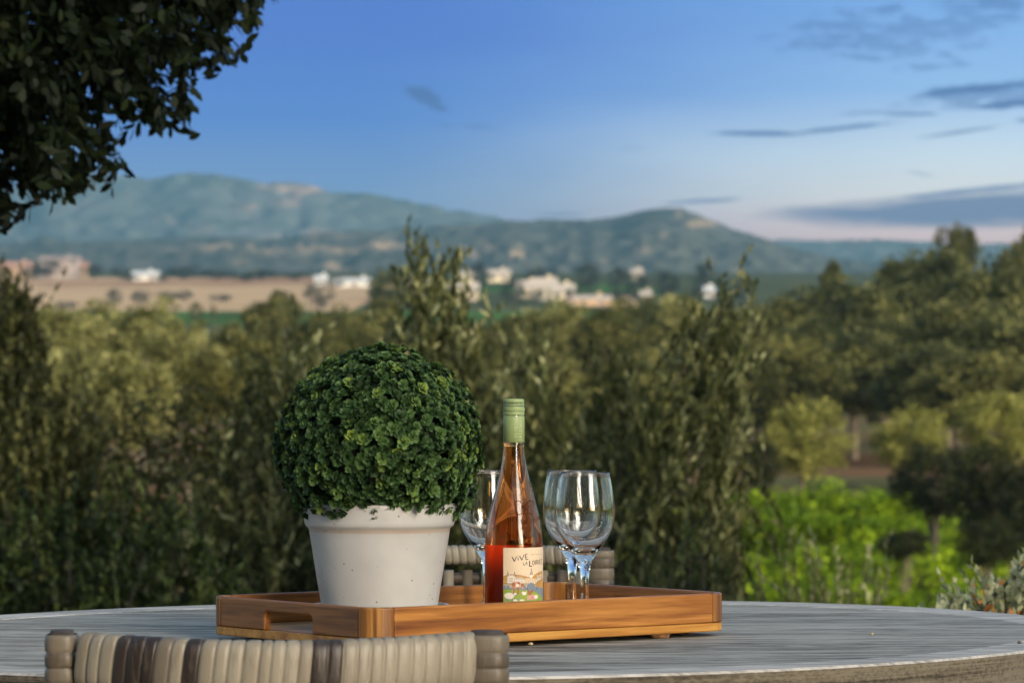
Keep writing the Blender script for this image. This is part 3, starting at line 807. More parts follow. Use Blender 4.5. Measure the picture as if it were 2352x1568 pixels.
# ------------------------------------------------------------------ overhanging oak, upper left
def overhang():
    r = np.random.default_rng(77)
    Y = 10.0
    base = np.array([-2.75, 10.3, float(ground_z(0, 10.3))])
    root = thing('oak_tree', tuple(base), 'near dark oak whose leafy branch hangs into the upper left corner', 'tree')
    poly = [(-420, -260), (700, -260), (640, -60), (600, 20), (545, 20), (520, 120), (470, 130), (420, 180), (420, 290), (330, 285), (250, 235), (205, 300), (250, 365), (205, 430), (110, 440), (20, 410), (0, 520), (-60, 560), (-420, 520)]
    def inside(x, y):
        c = False; n = len(poly)
        for i in range(n):
            x1, y1 = poly[i]; x2, y2 = poly[(i + 1) % n]
            if (y1 > y) != (y2 > y) and x < (x2 - x1) * (y - y1) / (y2 - y1) + x1: c = not c
        return c
    def edge(x, y):
        best = 1e9
        for i in range(len(poly)):
            a = np.array(poly[i], float); b = np.array(poly[(i + 1) % len(poly)], float); p = np.array([x, y], float)
            t = np.clip(np.dot(p - a, b - a) / np.dot(b - a, b - a), 0, 1); best = min(best, np.linalg.norm(p - (a + (b - a) * t)))
        return best
    tips = []
    while len(tips) < 2500:
        x, y = r.uniform(-420, 700), r.uniform(-260, 560)
        if not inside(x, y): continue
        e = edge(x, y)
        keep = 0.25 + min(e / 110, 1) * 0.75
        if x > 290: keep *= 0.6
        if r.uniform() > keep: continue
        tips.append((x, y))
    # hand placed hanging sprigs along the border
    tips += [(470, 20), (600, 12), (585, 25), (512, 60), (505, 105), (455, 122), (408, 165), (405, 268), (392, 280), (330, 262), (262, 226), (230, 360), (205, 400), (178, 412), (105, 425), (70, 425), (10, 505), (2, 490), (345, 250), (300, 235), (190, 425), (120, 400), (440, 140), (240, 350)]
    tips += [(x_ + r.normal(0, 14), y_ + r.normal(0, 14)) for x_, y_ in [(560, 8), (540, 60), (530, 110), (500, 128), (470, 135), (430, 170), (425, 200), (425, 255), (415, 282), (380, 285), (340, 285), (310, 250), (270, 235), (235, 260), (225, 300), (245, 355), (225, 385), (215, 425), (170, 430), (140, 440), (90, 440), (60, 425), (5, 500), (0, 480), (620, 5), (580, 20)] for _ in range(3)]
    T = np.array([P(x, y, Y + r.normal(0, .32)) for x, y in tips]) - base
    # each tip carries a twig with leaves
    ntip = len(T)
    d = r.normal(size=(ntip, 3)) * .5 + np.array([.35, 0, -.75]); d = unit(d)
    ln = r.uniform(.05, .13, ntip)
    pos, ld, nr, L, Wd, idx = shoots(r, T - d * ln[:, None], d, ln, .047, .019, .009, .9)
    # oak-ish leaf: 6 sided blade
    D = unit(ld); s = unit(np.cross(D, nr)); n = np.cross(s, D); L = L[:, None]; Wd = Wd[:, None]
    V = np.stack([pos, pos + D * L * .3 + s * Wd * .42 + n * Wd * .1, pos + D * L * .68 + s * Wd * .46 + n * Wd * .08, pos + D * L - n * L * .06,
                  pos + D * L * .68 - s * Wd * .46 + n * Wd * .08, pos + D * L * .3 - s * Wd * .42 + n * Wd * .1], 1).reshape(-1, 3)
    FC = np.arange(len(pos) * 6).reshape(-1, 6)
    tone = np.clip(.4 * r.uniform(0, 1, ntip)[idx] + .6 * r.uniform(0, 1, len(idx)), 0, 1)
    m = leaf_mat('near_oak_leaf', [(0, C(.004, .007, .003)), (.55, C(.010, .018, .006)), (.93, C(.026, .040, .013)), (1, C(.05, .035, .012))], trans=.12)
    link('crown', mesh_np('crown', V, FC, tone), root, [m])
    for sd, cc_, rr3 in ((301, (-2.45, 10.5, 3.35), (1.35, 1.5, 1.15)), (302, (-1.2, 10.4, 3.35), (1.3, 1.3, .95)), (303, (-3.4, 10.9, 2.6), (1.2, 1.3, 1.2))):
        V2, F2, t2 = crown(sd, rr3, 200, 60, .075, .22)
        link('crown', mesh_np('crown', V2 + np.array(cc_) - base, F2, t2), root, [m])
    mb = MB()
    h = EYE + 1.25 - base[2]
    mb.tube([(0, 0, -.1), (.05, 0, .6), (.0, -.05, 1.5), (.15, -.05, h * .8), (.3, -.1, h + .5)], [.2, .16, .14, .12, .08], 10)
    limbs = []
    def limb(pts, r0):
        pts = [np.array(p, float) for p in pts]; limbs.extend([pts[0] * (1 - t) + pts[1] * t for t in (.3, .7, 1)] + [pts[1] * (1 - t) + pts[-1] * t for t in (.3, .6, 1)])
        mb.tube(pts, [r0, r0 * .7, r0 * .35], 7)
    a = np.array([.12, -.05, h * .72])
    for (x, y) in [(-100, 60), (150, -60), (330, -80), (60, 200), (250, 60), (430, -20), (-40, 340), (130, 300), (300, 180)]:
        e = np.array(P(x, y, Y + .32 + abs(r.normal(0, .15)))) - base
        limb([a, (a + e) / 2 + np.array([0, .1, .12]), e], .02)
    LM = np.array(limbs)
    for j in range(ntip):
        st = T[j] - d[j] * ln[j]
        k = np.argmin(((LM - st) ** 2).sum(1)); b0 = LM[k]
        if np.linalg.norm(st - b0) < .45 and (j % 2 == 0 or j >= ntip - 24):
            mb.tube([b0, (b0 + st) / 2 + np.array([0, 0, .03]), st, T[j]], [.0035, .0028, .002, .0012], 4, close=False)
    link('trunk', mb.mesh('trunk'), root, [m_bark_dark])
overhang()

# ------------------------------------------------------------------ table
def fit_ellipse():
    drop = EYE - TBL
    pts = []
    for x, y in [(0, 1414), (260, 1398.5), (497, 1387), (1185, 1372), (1665, 1379.5), (2009, 1392), (2352, 1414.6), (0, 1551), (180, 1552), (500, 1553), (1045, 1547), (1665, 1536), (2000, 1525), (2352, 1506)]:
        Y = F * drop / (y - HY); pts.append(((x - CX) / F * Y, Y - 5.4))
    A = np.array([[x * x, x * y, y * y, x, y] for x, y in pts])
    a, b, c, d, e = np.linalg.lstsq(A, np.ones(len(A)), rcond=None)[0]
    M = np.array([[a, b / 2], [b / 2, c]])
    ctr = -0.5 * np.linalg.solve(M, np.array([d, e]))
    k = 1 + ctr @ M @ ctr
    w, v = np.linalg.eigh(M / k)
    return ctr + np.array([0, 5.4]), 1 / np.sqrt(w), v
ctr, axes, vec = fit_ellipse()
print('table ellipse', ctr, axes, vec)
def ell(s, n=160):
    t = np.linspace(0, 2 * PI, n, endpoint=False)
    p = ctr[:, None] + vec @ np.stack([axes[0] * s * np.cos(t), axes[1] * s * np.sin(t)])
    q = p.T
    area = np.sum(q[:, 0] * np.roll(q[:, 1], -1) - np.roll(q[:, 0], -1) * q[:, 1])
    return q if area > 0 else q[::-1]

def table_mat(name, lo, hi, streak, edge=False, sc=(4.5, 40, 40)):
    m, nt, b = mat(name)
    o = nt.obj()
    g1 = nt.noise(nt.mapping(o, sc), 1.0, 6, 0.72, 0.3)
    g2 = nt.noise(nt.mapping(o, (22, 190, 190)), 1.0, 5, 0.7)
    g3 = nt.noise(nt.mapping(o, (1.1, 3.2, 3.2)), 1.0, 3)
    g4 = nt.noise(nt.mapping(o, (60, 260, 260)), 1.0, 3, .7)
    f = nt.math('ADD', nt.math('MULTIPLY', g1, .55), nt.math('ADD', nt.math('MULTIPLY', g2, .34), nt.math('MULTIPLY', g3, .15)))
    col = nt.ramp(f, [(.43, lo), (.5, tuple((lo[i] + hi[i]) / 2 for i in range(3)) + (1,)), (.57, hi)])
    # plank joints across the top
    sep = nt.new('ShaderNodeSeparateXYZ'); nt.put(sep.inputs[0], o)
    pl = nt.math('FRACT', nt.math('MULTIPLY', sep.outputs[1], 8.0))
    j = nt.math('LESS_THAN', nt.math('ABSOLUTE', nt.math('SUBTRACT', pl, .5)), .012)
    pid = nt.math('FLOOR', nt.math('MULTIPLY', nt.math('ADD', sep.outputs[1], 0.0625), 8.0))
    wn = nt.new('ShaderNodeTexWhiteNoise', noise_dimensions='1D'); nt.put(wn.inputs['W'], pid)
    if not edge:
        col = nt.mix(nt.math('MULTIPLY', wn.outputs[0], .22), col, streak)
        col = nt.mix(nt.math('MULTIPLY', j, .22), col, C(.07, .065, .06))
    specks = nt.smooth(g4, .66, .74)
    col = nt.mix(nt.math('MULTIPLY', specks, .5), col, C(.09, .085, .08))
    nt.put(b.inputs['Base Color'], col)
    b.inputs['Roughness'].default_value = .8; b.inputs['Specular IOR Level'].default_value = .22
    nt.put(b.inputs['Normal'], nt.bump(nt.math('ADD', g1, nt.math('MULTIPLY', g2, .6)), .45, .0025))
    return m
m_plank = table_mat('weathered_teak', C(.070, .062, .050), C(.455, .43, .375), C(.25, .25, .215))
m_ring = table_mat('weathered_teak_border', C(.27, .25, .225), C(.62, .58, .52), C(.3, .3, .3), edge=True)
m_edge = table_mat('weathered_teak_edge', C(.05, .04, .028), C(.20, .17, .12), C(.2, .2, .2), edge=True, sc=(1.6, 1.6, 120))
table = thing('garden_table', (float(ctr[0]), float(ctr[1]), 0), 'weathered grey oval wooden garden table carrying the tray', 'table')
E1, E9 = ell(1.0), ell(.905)
o0 = np.array([ctr[0], ctr[1]])
def local(p): return p - o0
n = len(E1)
pm = MB(); pm.add([(x, y, TBL - .0012) for x, y in local(E9)] + [(x, y, TBL - .03) for x, y in local(E9)], [list(range(n)), list(range(2 * n - 1, n - 1, -1))])
link('plank_panel', pm.mesh('plank_panel', False), table, [m_plank])
rm = MB()
L1, L9 = local(E1), local(E9 + (E9 - o0) * .0008)
ein = L1 * .9965
rings = [[(x, y, TBL - .03) for x, y in L9], [(x, y, TBL - .0012) for x, y in L9], [(x, y, TBL) for x, y in L9 * 1.003], [(x, y, TBL) for x, y in ein], [(x, y, TBL - .003) for x, y in L1]]
for a_, b_ in zip(rings[:-1], rings[1:]):
    rm.add(a_ + b_, [(k, (k + 1) % n, n + (k + 1) % n, n + k)[::-1] for k in range(n)])
link('border_ring', rm.mesh('border_ring', False), table, [m_ring])
em = MB()
r0 = [(x, y, TBL - .003) for x, y in L1]; r1 = [(x, y, TBL - .05) for x, y in L1]; r2 = [(x, y, TBL - .05) for x, y in L1 * .86]; r3 = [(x, y, TBL - .12) for x, y in L1 * .86]; r4 = [(x, y, TBL - .12) for x, y in L1 * .83]
for a_, b_ in ((r0, r1), (r1, r2), (r2, r3), (r3, r4)):
    em.add(a_ + b_, [(k, (k + 1) % n, n + (k + 1) % n, n + k)[::-1] for k in range(n)])
link('apron', em.mesh('apron', False), table, [m_edge])
for k in range(4):
    a_ = PI / 4 + k * PI / 2
    q = vec @ np.array([axes[0] * .62 * math.cos(a_), axes[1] * .62 * math.sin(a_)])
    lg = MB(); lg.lathe([(.001, 0), (.03, 0), (.034, .1), (.042, .45), (.045, .62), (.045, TBL - .051), (.001, TBL - .051)], 20, (q[0], q[1], .012))
    link('leg', lg.mesh('leg'), table, [m_edge])

# ------------------------------------------------------------------ tray
AL = math.radians(38)
NX, NY = -.1777, 5.087
TL, TS, TH, TT = .609, .3846, .052, .012
lv = Vector((math.cos(AL), math.sin(AL), 0)); sv = Vector((-math.sin(AL), math.cos(AL), 0))
def wood(name, lo, mid_, hi, axis=0, rough=.42):
    m, nt, b = mat(name)
    o = nt.obj()
    sc = [46, 46, 46]; sc[axis] = 2.6
    sc2 = [230, 230, 230]; sc2[axis] = 9
    inf = nt.new('ShaderNodeObjectInfo')
    cb = nt.new('ShaderNodeVectorMath', operation='ADD'); nt.put(cb.inputs[0], o)
    sx = nt.new('ShaderNodeCombineXYZ'); nt.put(sx.inputs[0], nt.math('MULTIPLY', inf.outputs['Random'], 7.0)); nt.put(sx.inputs[1], nt.math('MULTIPLY', inf.outputs['Random'], 3.0))
    nt.l.new(sx.outputs[0], cb.inputs[1]); v = cb.outputs[0]
    g1 = nt.noise(nt.mapping(v, tuple(sc)), 1.0, 5, .55, 1.2)
    g2 = nt.noise(nt.mapping(v, tuple(sc2)), 1.0, 3, .6)
    g3 = nt.noise(nt.mapping(v, tuple(s * .22 for s in sc)), 1.0, 2, .5, .6)
    f = nt.math('ADD', nt.math('MULTIPLY', g1, .5), nt.math('ADD', nt.math('MULTIPLY', g2, .2), nt.math('MULTIPLY', g3, .3)))
    nt.put(b.inputs['Base Color'], nt.ramp(f, [(.39, lo), (.5, mid_), (.61, hi)]))
    b.inputs['Roughness'].default_value = rough; b.inputs['Specular IOR Level'].default_value = .4
    nt.put(b.inputs['Normal'], nt.bump(nt.math('ADD', g1, g2), .12, .001))
    return m
m_acacia = wood('acacia_side', C(.135, .040, .009), C(.31, .115, .022), C(.52, .23, .052))
m_acacia_end = wood('acacia_end', C(.13, .045, .012), C(.27, .105, .024), C(.40, .18, .048))
m_acacia_dark = wood('acacia_corner', C(.10, .036, .010), C(.24, .095, .022), C(.46, .22, .055), axis=2)
m_acacia_floor = wood('acacia_floor', C(.26, .125, .05), C(.42, .22, .095), C(.58, .36, .18))
m_acacia_base = wood('acacia_base_strip', C(.27, .10, .018), C(.46, .205, .038), C(.60, .32, .075))
tray = thing('serving_tray', (NX, NY, TRAY), 'rectangular reddish brown wooden serving tray with cut-out handles', 'tray', rz=AL)
# local frame: +X along the long side, +Y along the short side, origin at the near corner
RC = .034
def arc(cx, cy, r, a0, a1, k=8): return [(cx + r * math.cos(a0 + (a1 - a0) * i / k), cy + r * math.sin(a0 + (a1 - a0) * i / k)) for i in range(k + 1)]
def rr(off):
    r_ = RC - off
    return arc(RC, RC, r_, PI, 1.5 * PI) + arc(TL - RC, RC, r_, 1.5 * PI, 2 * PI) + arc(TL - RC, TS - RC, r_, 0, .5 * PI) + arc(RC, TS - RC, r_, .5 * PI, PI)
fl = rr(0.0)
b = MB(); k = len(fl); ins = rr(.0015)
b.add([(x, y, 0) for x, y in ins] + [(x, y, .0015) for x, y in fl] + [(x, y, .0115) for x, y in fl], [list(range(k))[::-1], list(range(2 * k, 3 * k))] + [(i, (i + 1) % k, k + (i + 1) % k, k + i) for i in range(k)] + [(k + i, k + (i + 1) % k, 2 * k + (i + 1) % k, 2 * k + i) for i in range(k)], 0)
bm_ = b.mesh('tray_floor', False)
link('tray_floor', bm_, tray, [m_acacia_base])
fi = rr(TT + .0004); b = MB(); k = len(fi)
b.add([(x, y, .0119) for x, y in fi], [list(range(k))]); link('floor_board', b.mesh('floor_board', False), tray, [m_acacia_floor])
def ext_profile(prof, y0, y1):
    """prof: (x,z) polygon, extruded between y0 and y1"""
    mb = MB(); k = len(prof)
    mb.add([(x, y0, z) for x, z in prof] + [(x, y1, z) for x, z in prof], [list(range(k)), list(range(2 * k - 1, k - 1, -1))] + [(i, k + i, k + (i + 1) % k, (i + 1) % k) for i in range(k)])
    return mb
def bev(o, w=.0028, seg=3):
    md = o.modifiers.new('bevel', 'BEVEL'); md.width = w; md.segments = seg; md.limit_method = 'ANGLE'; md.angle_limit = math.radians(50)
z0w, z1w = .0117, TH
for yy in (0, TS - TT):
    mb = MB(); mb.box(RC, TL - RC, yy, yy + TT, z0w, z1w)
    bev(link('side_wall', mb.mesh('side_wall', False), tray, [m_acacia]))
# end walls with handle slot (profile along the short side)
sl0, sl1, slz, sr = .1366, .2466, .037, .007
pr = [(RC, z0w), (sl0, z0w)] + [(sl0, slz - sr)] + arc(sl0 + sr, slz - sr, sr, PI, .5 * PI, 5)[1:] + arc(sl1 - sr, slz - sr, sr, .5 * PI, 0, 5) + [(sl1, z0w), (TS - RC, z0w), (TS - RC, z1w), (RC, z1w)]
pr = [(x - TS / 2, z) for x, z in pr]
for xx in (0, TL - TT):
    mb = ext_profile(pr, -TT / 2, TT / 2)
    o = link('end_wall', mb.mesh('end_wall', False), tray, [m_acacia_end], (xx + TT / 2, TS / 2, 0), (0, 0, PI / 2))
    bev(o)
for (cx_, cy_, a0) in ((RC, RC, PI), (TL - RC, RC, 1.5 * PI), (TL - RC, TS - RC, 0), (RC, TS - RC, .5 * PI)):
    oa = arc(cx_, cy_, RC + .0003, a0, a0 + PI / 2, 10); ia = arc(cx_, cy_, RC - TT, a0, a0 + PI / 2, 10)
    mb = MB(); q = oa + ia[::-1]; k = len(q)
    mb.add([(x, y, z0w) for x, y in q] + [(x, y, z1w + .0001) for x, y in q], [(i, (i + 1) % k, k + (i + 1) % k, k + i) for i in range(k)] + [(i, i + 1, k - 2 - i, k - 1 - i)[::-1] for i in range(10)] + [(k + i, k + i + 1, 2 * k - 2 - i, 2 * k - 1 - i) for i in range(10)])
    bev(link('corner_block', mb.mesh('corner_block', False), tray, [m_acacia_dark]))
m_foot = simple('rubber_foot', C(.03, .03, .03), .8)
for fx in (.05, TL - .05):
    for fy in (.05, TS - .05):
        mb = MB(); mb.lathe([(.0, 0), (.012, 0), (.012, TRAY - TBL), (0, TRAY - TBL)], 16, (fx, fy, -(TRAY - TBL)))
        link('foot', mb.mesh('foot'), tray, [m_foot])
FLOORZ = TRAY + .012

# ------------------------------------------------------------------ pot, saucer, topiary
def pot_mat():
    m, nt, b = mat('white_glazed_clay')
    o = nt.obj()
    n1 = nt.noise(o, 14, 4); v = nt.new('ShaderNodeTexVoronoi', feature='F1'); nt.put(v.inputs['Vector'], nt.mapping(o, (1, 1, 1))); v.inputs['Scale'].default_value = 95
    vs = nt.noise(o, 55, 2)
    sp = nt.math('MULTIPLY', nt.smooth(v.outputs['Distance'], .16, .07), nt.smooth(vs, .47, .56))
    base = nt.ramp(n1, [(.3, C(.46, .45, .43)), (.7, C(.55, .54, .52))])
    # glaze runs thin on the lip edges and shows warm clay in the crease
    wear = nt.noise(nt.mapping(o, (30, 30, 90)), 1.0, 4, .6)
    sep = nt.new('ShaderNodeSeparateXYZ'); nt.put(sep.inputs[0], o)
    crease = nt.math('MULTIPLY', nt.smooth(nt.math('ABSOLUTE', nt.math('SUBTRACT', sep.outputs[2], .1265)), .004, .0005), nt.math('ADD', .25, nt.math('MULTIPLY', wear, .6)))
    c = nt.mix(crease, base, C(.40, .25, .15))
    c = nt.mix(nt.math('MULTIPLY', sp, .85), c, C(.09, .065, .05))
    low = nt.math('MULTIPLY', nt.smooth(sep.outputs[2], .02, .002), nt.smooth(wear, .52, .62))
    c = nt.mix(low, c, C(.16, .12, .09))
    nt.put(b.inputs['Base Color'], c)
    b.inputs['Roughness'].default_value = .33; b.inputs['Specular IOR Level'].default_value = .5
    nt.put(b.inputs['Normal'], nt.bump(nt.noise(o, 45, 3), .05, .003))
    return m
m_pot = pot_mat()
PX, PYY = -.176, 5.28
sa = thing('plant_saucer', (PX, PYY, FLOORZ), 'shallow white clay saucer under the flower pot', 'saucer')
mb = MB(); mb.lathe([(0, .001), (.082, .001), (.086, .004), (.0925, .030), (.0925, .0335), (.0915, .0345), (.0885, .0345), (.0875, .0330), (.082, .008), (0, .007)], 96)
link('dish', mb.mesh('dish'), sa, [m_pot])
POTZ = FLOORZ + .0072
pot = thing('flower_pot', (PX, PYY, POTZ), 'white glazed clay flower pot with thick lip, holding the topiary', 'flower pot')
HP = .926 - POTZ
zl = HP - .0325
prof = [(0, 0), (.071, 0), (.0735, .002), (.0752, .012)]
for t in np.linspace(0, 1, 10): prof.append((.0752 + (.0938 - .0752) * t, .012 + (zl - .014 - .0) * t))
prof += [(.0944, zl - .001), (.0952, zl + .0005), (.0975, zl + .002), (.0992, zl + .0045), (.1000, zl + .009), (.1012, zl + .02), (.1026, HP - .004), (.1022, HP - .0012), (.1008, HP), (.0945, HP), (.0932, HP - .0015), (.0915, HP - .012), (.089, HP - .03), (.085, HP - .05), (0, HP - .05)]
mb = MB(); mb.lathe(prof, 128)
link('pot_body', mb.mesh('pot_body'), pot, [m_pot])
m_soil = simple('potting_soil', C(.035, .028, .02), .95, var=.4, scale=120, bump=.8, bscale=300)
mb = MB(); mb.lathe([(.0855, HP - .047), (.06, HP - .043), (0.0, HP - .041)], 48); link('soil', mb.mesh('soil'), pot, [m_soil])

def topiary():
    r = np.random.default_rng(9)
    cz = 1.000
    root = thing('topiary_ball', (PX, PYY, POTZ + HP - .041), 'clipped round green topiary ball planted in the white pot', 'plant')
    c0 = np.array([0, 0, cz - (POTZ + HP - .041)])
    R = .1335
    # leaf outline with a toothed round end: (along, across)
    half = [(.0, .05), (.28, .08), (.48, .19), (.62, .33), (.74, .38), (.74, .28), (.92, .33), (.86, .19), (1.03, .19), (.93, .07), (1.10, 0)]
    outl = [(a, w) for a, w in half] + [(a, -w) for a, w in half[-2::-1]]
    oa = np.array(outl)
    cup = (oa[:, 1] ** 2) * .75 + np.maximum(oa[:, 0] - .55, 0) * .10
    leaf = np.concatenate([np.stack([oa[:, 0], oa[:, 1], cup], -1), [[.55, 0, -.06]]])
    nl = len(leaf); ko = nl - 1
    tri = np.array([(i, (i + 1) % ko, ko) for i in range(ko)])
    VV = []; FF = []; TT_ = []; cnt = 0
    def rosette(p, nrm, s, tone):
        nonlocal cnt
        nrm = nrm / np.linalg.norm(nrm)
        a = np.cross(nrm, [0.3, .2, .9]); a /= np.linalg.norm(a); b = np.cross(nrm, a)
        ph = r.uniform(0, 6.28)
        for ring, (k, tilt, ln, lift) in enumerate(((7, .35, 1.05, 0), (6, .75, .85, .12), (4, 1.15, .55, .2))):
            for i in range(k):
                t = ph + 2 * PI * i / k + ring * .6 + r.normal(0, .12)
                el = tilt + r.normal(0, .2)
                rad = a * math.cos(t) + b * math.sin(t)
                d = rad * math.cos(el) + nrm * math.sin(el)
                sd = -a * math.sin(t) + b * math.cos(t)
                up = np.cross(d, sd); up = up if up @ nrm > 0 else -up
                L = s * ln * r.uniform(.85, 1.12)
                M = np.stack([d * L, sd * L * r.uniform(.85, 1.1), up * L])
                VV.append(leaf @ M + p + nrm * lift * s); FF.append(tri + cnt); cnt += nl
                TT_.append(np.full(len(tri), np.clip(tone + (.10 if ring else 0) + r.normal(0, .07), 0, 1)))
    N = 1500
    gold = PI * (3 - math.sqrt(5))
    for i in range(N):
        z = 1 - 2 * (i + .5) / N
        if z < -.80: continue
        rho = math.sqrt(1 - z * z); t = i * gold
        u = np.array([rho * math.cos(t), rho * math.sin(t), z]) + r.normal(0, .035, 3); u /= np.linalg.norm(u)
        if r.uniform() < .07: continue
        lump = 1 + .028 * math.sin(5 * u[0] + 1) * math.cos(6 * u[2]) + .018 * math.sin(9 * u[1] + 2)
        rr_ = R * lump - abs(r.normal(0, .0045)) - (.016 if r.uniform() < .14 else 0)
        nn = u + r.normal(0, .22, 3)
        tone = np.clip(r.beta(1.3, 1.6) + .12 * math.sin(7 * u[0] + 2) * math.sin(6 * u[2] + 1), 0, 1) * .86
        if r.uniform() < .025: tone = .88
        rosette(c0 + u * rr_ * np.array([1.025, 1.025, 1.0]) - u * .004, nn, r.uniform(.0068, .0100), tone)
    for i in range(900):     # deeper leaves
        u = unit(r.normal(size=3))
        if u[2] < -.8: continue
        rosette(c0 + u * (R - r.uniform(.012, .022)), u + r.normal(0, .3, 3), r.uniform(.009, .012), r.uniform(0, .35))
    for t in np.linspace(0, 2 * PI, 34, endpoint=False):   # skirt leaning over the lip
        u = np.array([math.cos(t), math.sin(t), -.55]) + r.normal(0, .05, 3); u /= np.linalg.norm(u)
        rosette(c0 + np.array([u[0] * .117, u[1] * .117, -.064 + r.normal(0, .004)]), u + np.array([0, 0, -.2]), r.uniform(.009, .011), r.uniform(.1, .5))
    V = np.concatenate(VV); FC = np.concatenate(FF); T = np.concatenate(TT_)
    m, nt, b = mat('topiary_leaf')
    col = nt.ramp(nt.attr(), [(0, C(.014, .036, .010)), (.4, C(.038, .090, .024)), (.75, C(.095, .175, .045)), (1, C(.22, .30, .05))])
    vn = nt.noise(nt.obj(), 420, 3)
    col = nt.mix(nt.math('MULTIPLY', nt.smooth(vn, .4, .7), .3), col, C(.10, .15, .06))
    nt.put(b.inputs['Base Color'], col); b.inputs['Roughness'].default_value = .55; b.inputs['Specular IOR Level'].default_value = .3
    link('foliage', mesh_np('foliage', V, FC, T), root, [m])
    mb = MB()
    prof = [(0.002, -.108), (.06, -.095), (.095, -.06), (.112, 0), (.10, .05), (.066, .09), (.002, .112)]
    mb.lathe([(a * .98, z) for a, z in prof], 32, tuple(c0)); link('dark_core', mb.mesh('dark_core'), root, [simple('core_filler', C(.004, .006, .003), .95, var=.4, scale=200)])  # near-black filler ball added to block the view, keeping the leaf gaps dark
    mb = MB(); mb.tube([(0, 0, -.02), (0, 0, c0[2] - .09)], [.007, .006], 8); link('stem', mb.mesh('stem'), root, [m_bark])
topiary()

# ------------------------------------------------------------------ glass
def glass_mat(name, col=(1, 1, 1, 1), ior=1.5, rough=0.0, dens=0.0, vcol=None):
    m = bpy.data.materials.new(name); m.use_nodes = True
    nt = NT(m.node_tree); nt.n.remove(nt.n['Principled BSDF'])
    g = nt.new('ShaderNodeBsdfGlass'); g.inputs['Color'].default_value = col; g.inputs['IOR'].default_value = ior; g.inputs['Roughness'].default_value = rough
    nt.l.new(g.outputs[0], nt.n['Material Output'].inputs['Surface'])
    if dens:
        v = nt.new('ShaderNodeVolumeAbsorption'); v.inputs['Color'].default_value = vcol or col; v.inputs['Density'].default_value = dens
        nt.l.new(v.outputs[0], nt.n['Material Output'].inputs['Volume'])
    return m
m_wglass = glass_mat('clear_glass', (.985, .99, .988, 1), 1.5)
def wine_glass(px, Y, label):
    X = (px - CX) / F * Y
    H = .204
    # outer profile bottom to rim, then the inside back down
    out = [(0, 0), (.034, 0), (.0352, .0012), (.035, .0026), (.024, .0042), (.012, .0072), (.0075, .013), (.0062, .024), (.0056, .045), (.0058, .058), (.0068, .069), (.0092, .079), (.0135, .0875), (.0195, .0960), (.0262, .1050), (.0325, .1150), (.0375, .1260), (.0405, .1370), (.0416, .1460), (.0414, .1560), (.0402, .1690), (.0382, .1830), (.0358, .1950), (.0340, H - .001)]
    rim = [(.0337, H), (.0329, H), (.0326, H - .001)]
    inn = [(.0344, .1950), (.0368, .1830), (.0388, .1690), (.0400, .1560), (.0402, .1460), (.0391, .1372), (.0360, .1265), (.0308, .1160), (.0240, .1065), (.0165, .0985), (.0090, .0945), (.0, .0932)]
    mb = MB(); mb.lathe(out + rim + inn, 96)
    o = link('wine_glass', mb.mesh('wine_glass'), None, [m_wglass], (X, Y, FLOORZ + .0005))
    return tag(o, label, 'wine glass', 'empty wine glasses on the tray')
wine_glass(1119, 5.60, 'empty wine glass half hidden between topiary and wine bottle')
wine_glass(1314, 5.60, 'rear glass of the overlapping pair of empty wine glasses')
wine_glass(1343, 5.48, 'front glass of the overlapping pair of empty wine glasses')

# ------------------------------------------------------------------ bottle
BX, BY = .0025, 5.42
BH = 1.0635 - FLOORZ
bottle = thing('wine_bottle', (BX, BY, FLOORZ), 'rose wine bottle with green screw cap and cream picture label', 'bottle')
def br(zworld):   # outer radius measured off the photograph: (row, half width)
    rows = [(1018, 23.5), (1035, 24.2), (1062, 27.5), (1092, 34), (1122, 42), (1152, 50), (1182, 58), (1212, 63.5), (1245, 66.4), (1280, 66.7)]
    y = HY + F * (EYE - zworld) / BY
    return float(np.interp(y, [a for a, _ in rows], [b for _, b in rows])) / F * BY
zs = [.862 - FLOORZ + d for d in np.linspace(0, .165, 40)]
zcap0 = EYE - (1016 - HY) / F * BY - FLOORZ
def smooth_br():
    zz = np.linspace(.0, zcap0 + .05, 90); rv = np.array([br(z + FLOORZ) for z in zz])
    k = np.ones(7) / 7; rp = np.pad(rv, 3, mode='edge'); return zz, np.convolve(rp, k, 'valid')
BZ, BR = smooth_br()
def bR(z): return float(np.interp(z, BZ, BR))
RB = bR(.03)
out = [(0, .004), (.012, .004), (.026, .001), (RB - .006, 0), (RB - .002, .001), (RB, .005)]
ztop = BH - .004
for z in np.linspace(.012, zcap0 + .03, 70): out.append((bR(z), z))
out += [(.0140, zcap0 + .034), (.0140, ztop), (.0095, ztop)]
inn = []
for z in np.linspace(zcap0 + .03, .016, 60): inn.append((max(bR(z) - .0026, .0095), z))
inn += [(RB - .006, .009), (RB - .012, .0075), (0, .0085)]
m_bglass = glass_mat('bottle_glass', (.97, .985, .975, 1), 1.5)
mb = MB(); mb.lathe(out + [(0, ztop)], 96); link('bottle_glass', mb.mesh('bottle_glass'), bottle, [m_bglass])
m_wine = glass_mat('rose_wine', (1.0, .80, .52, 1), 1.34 / 1.5, dens=28.0, vcol=(1.0, .50, .04, 1))
zfill = EYE - (1020 - HY) / F * BY - FLOORZ
wv = [(0, .0081), (RB - .012, .0071), (RB - .0055, .0088)]
for z in np.linspace(.016, zfill, 60): wv.append((max(bR(z) - .0023, .0098), z))
wv += [(0, zfill)]
mb = MB(); mb.lathe(wv, 96); link('wine', mb.mesh('wine'), bottle, [m_wine])

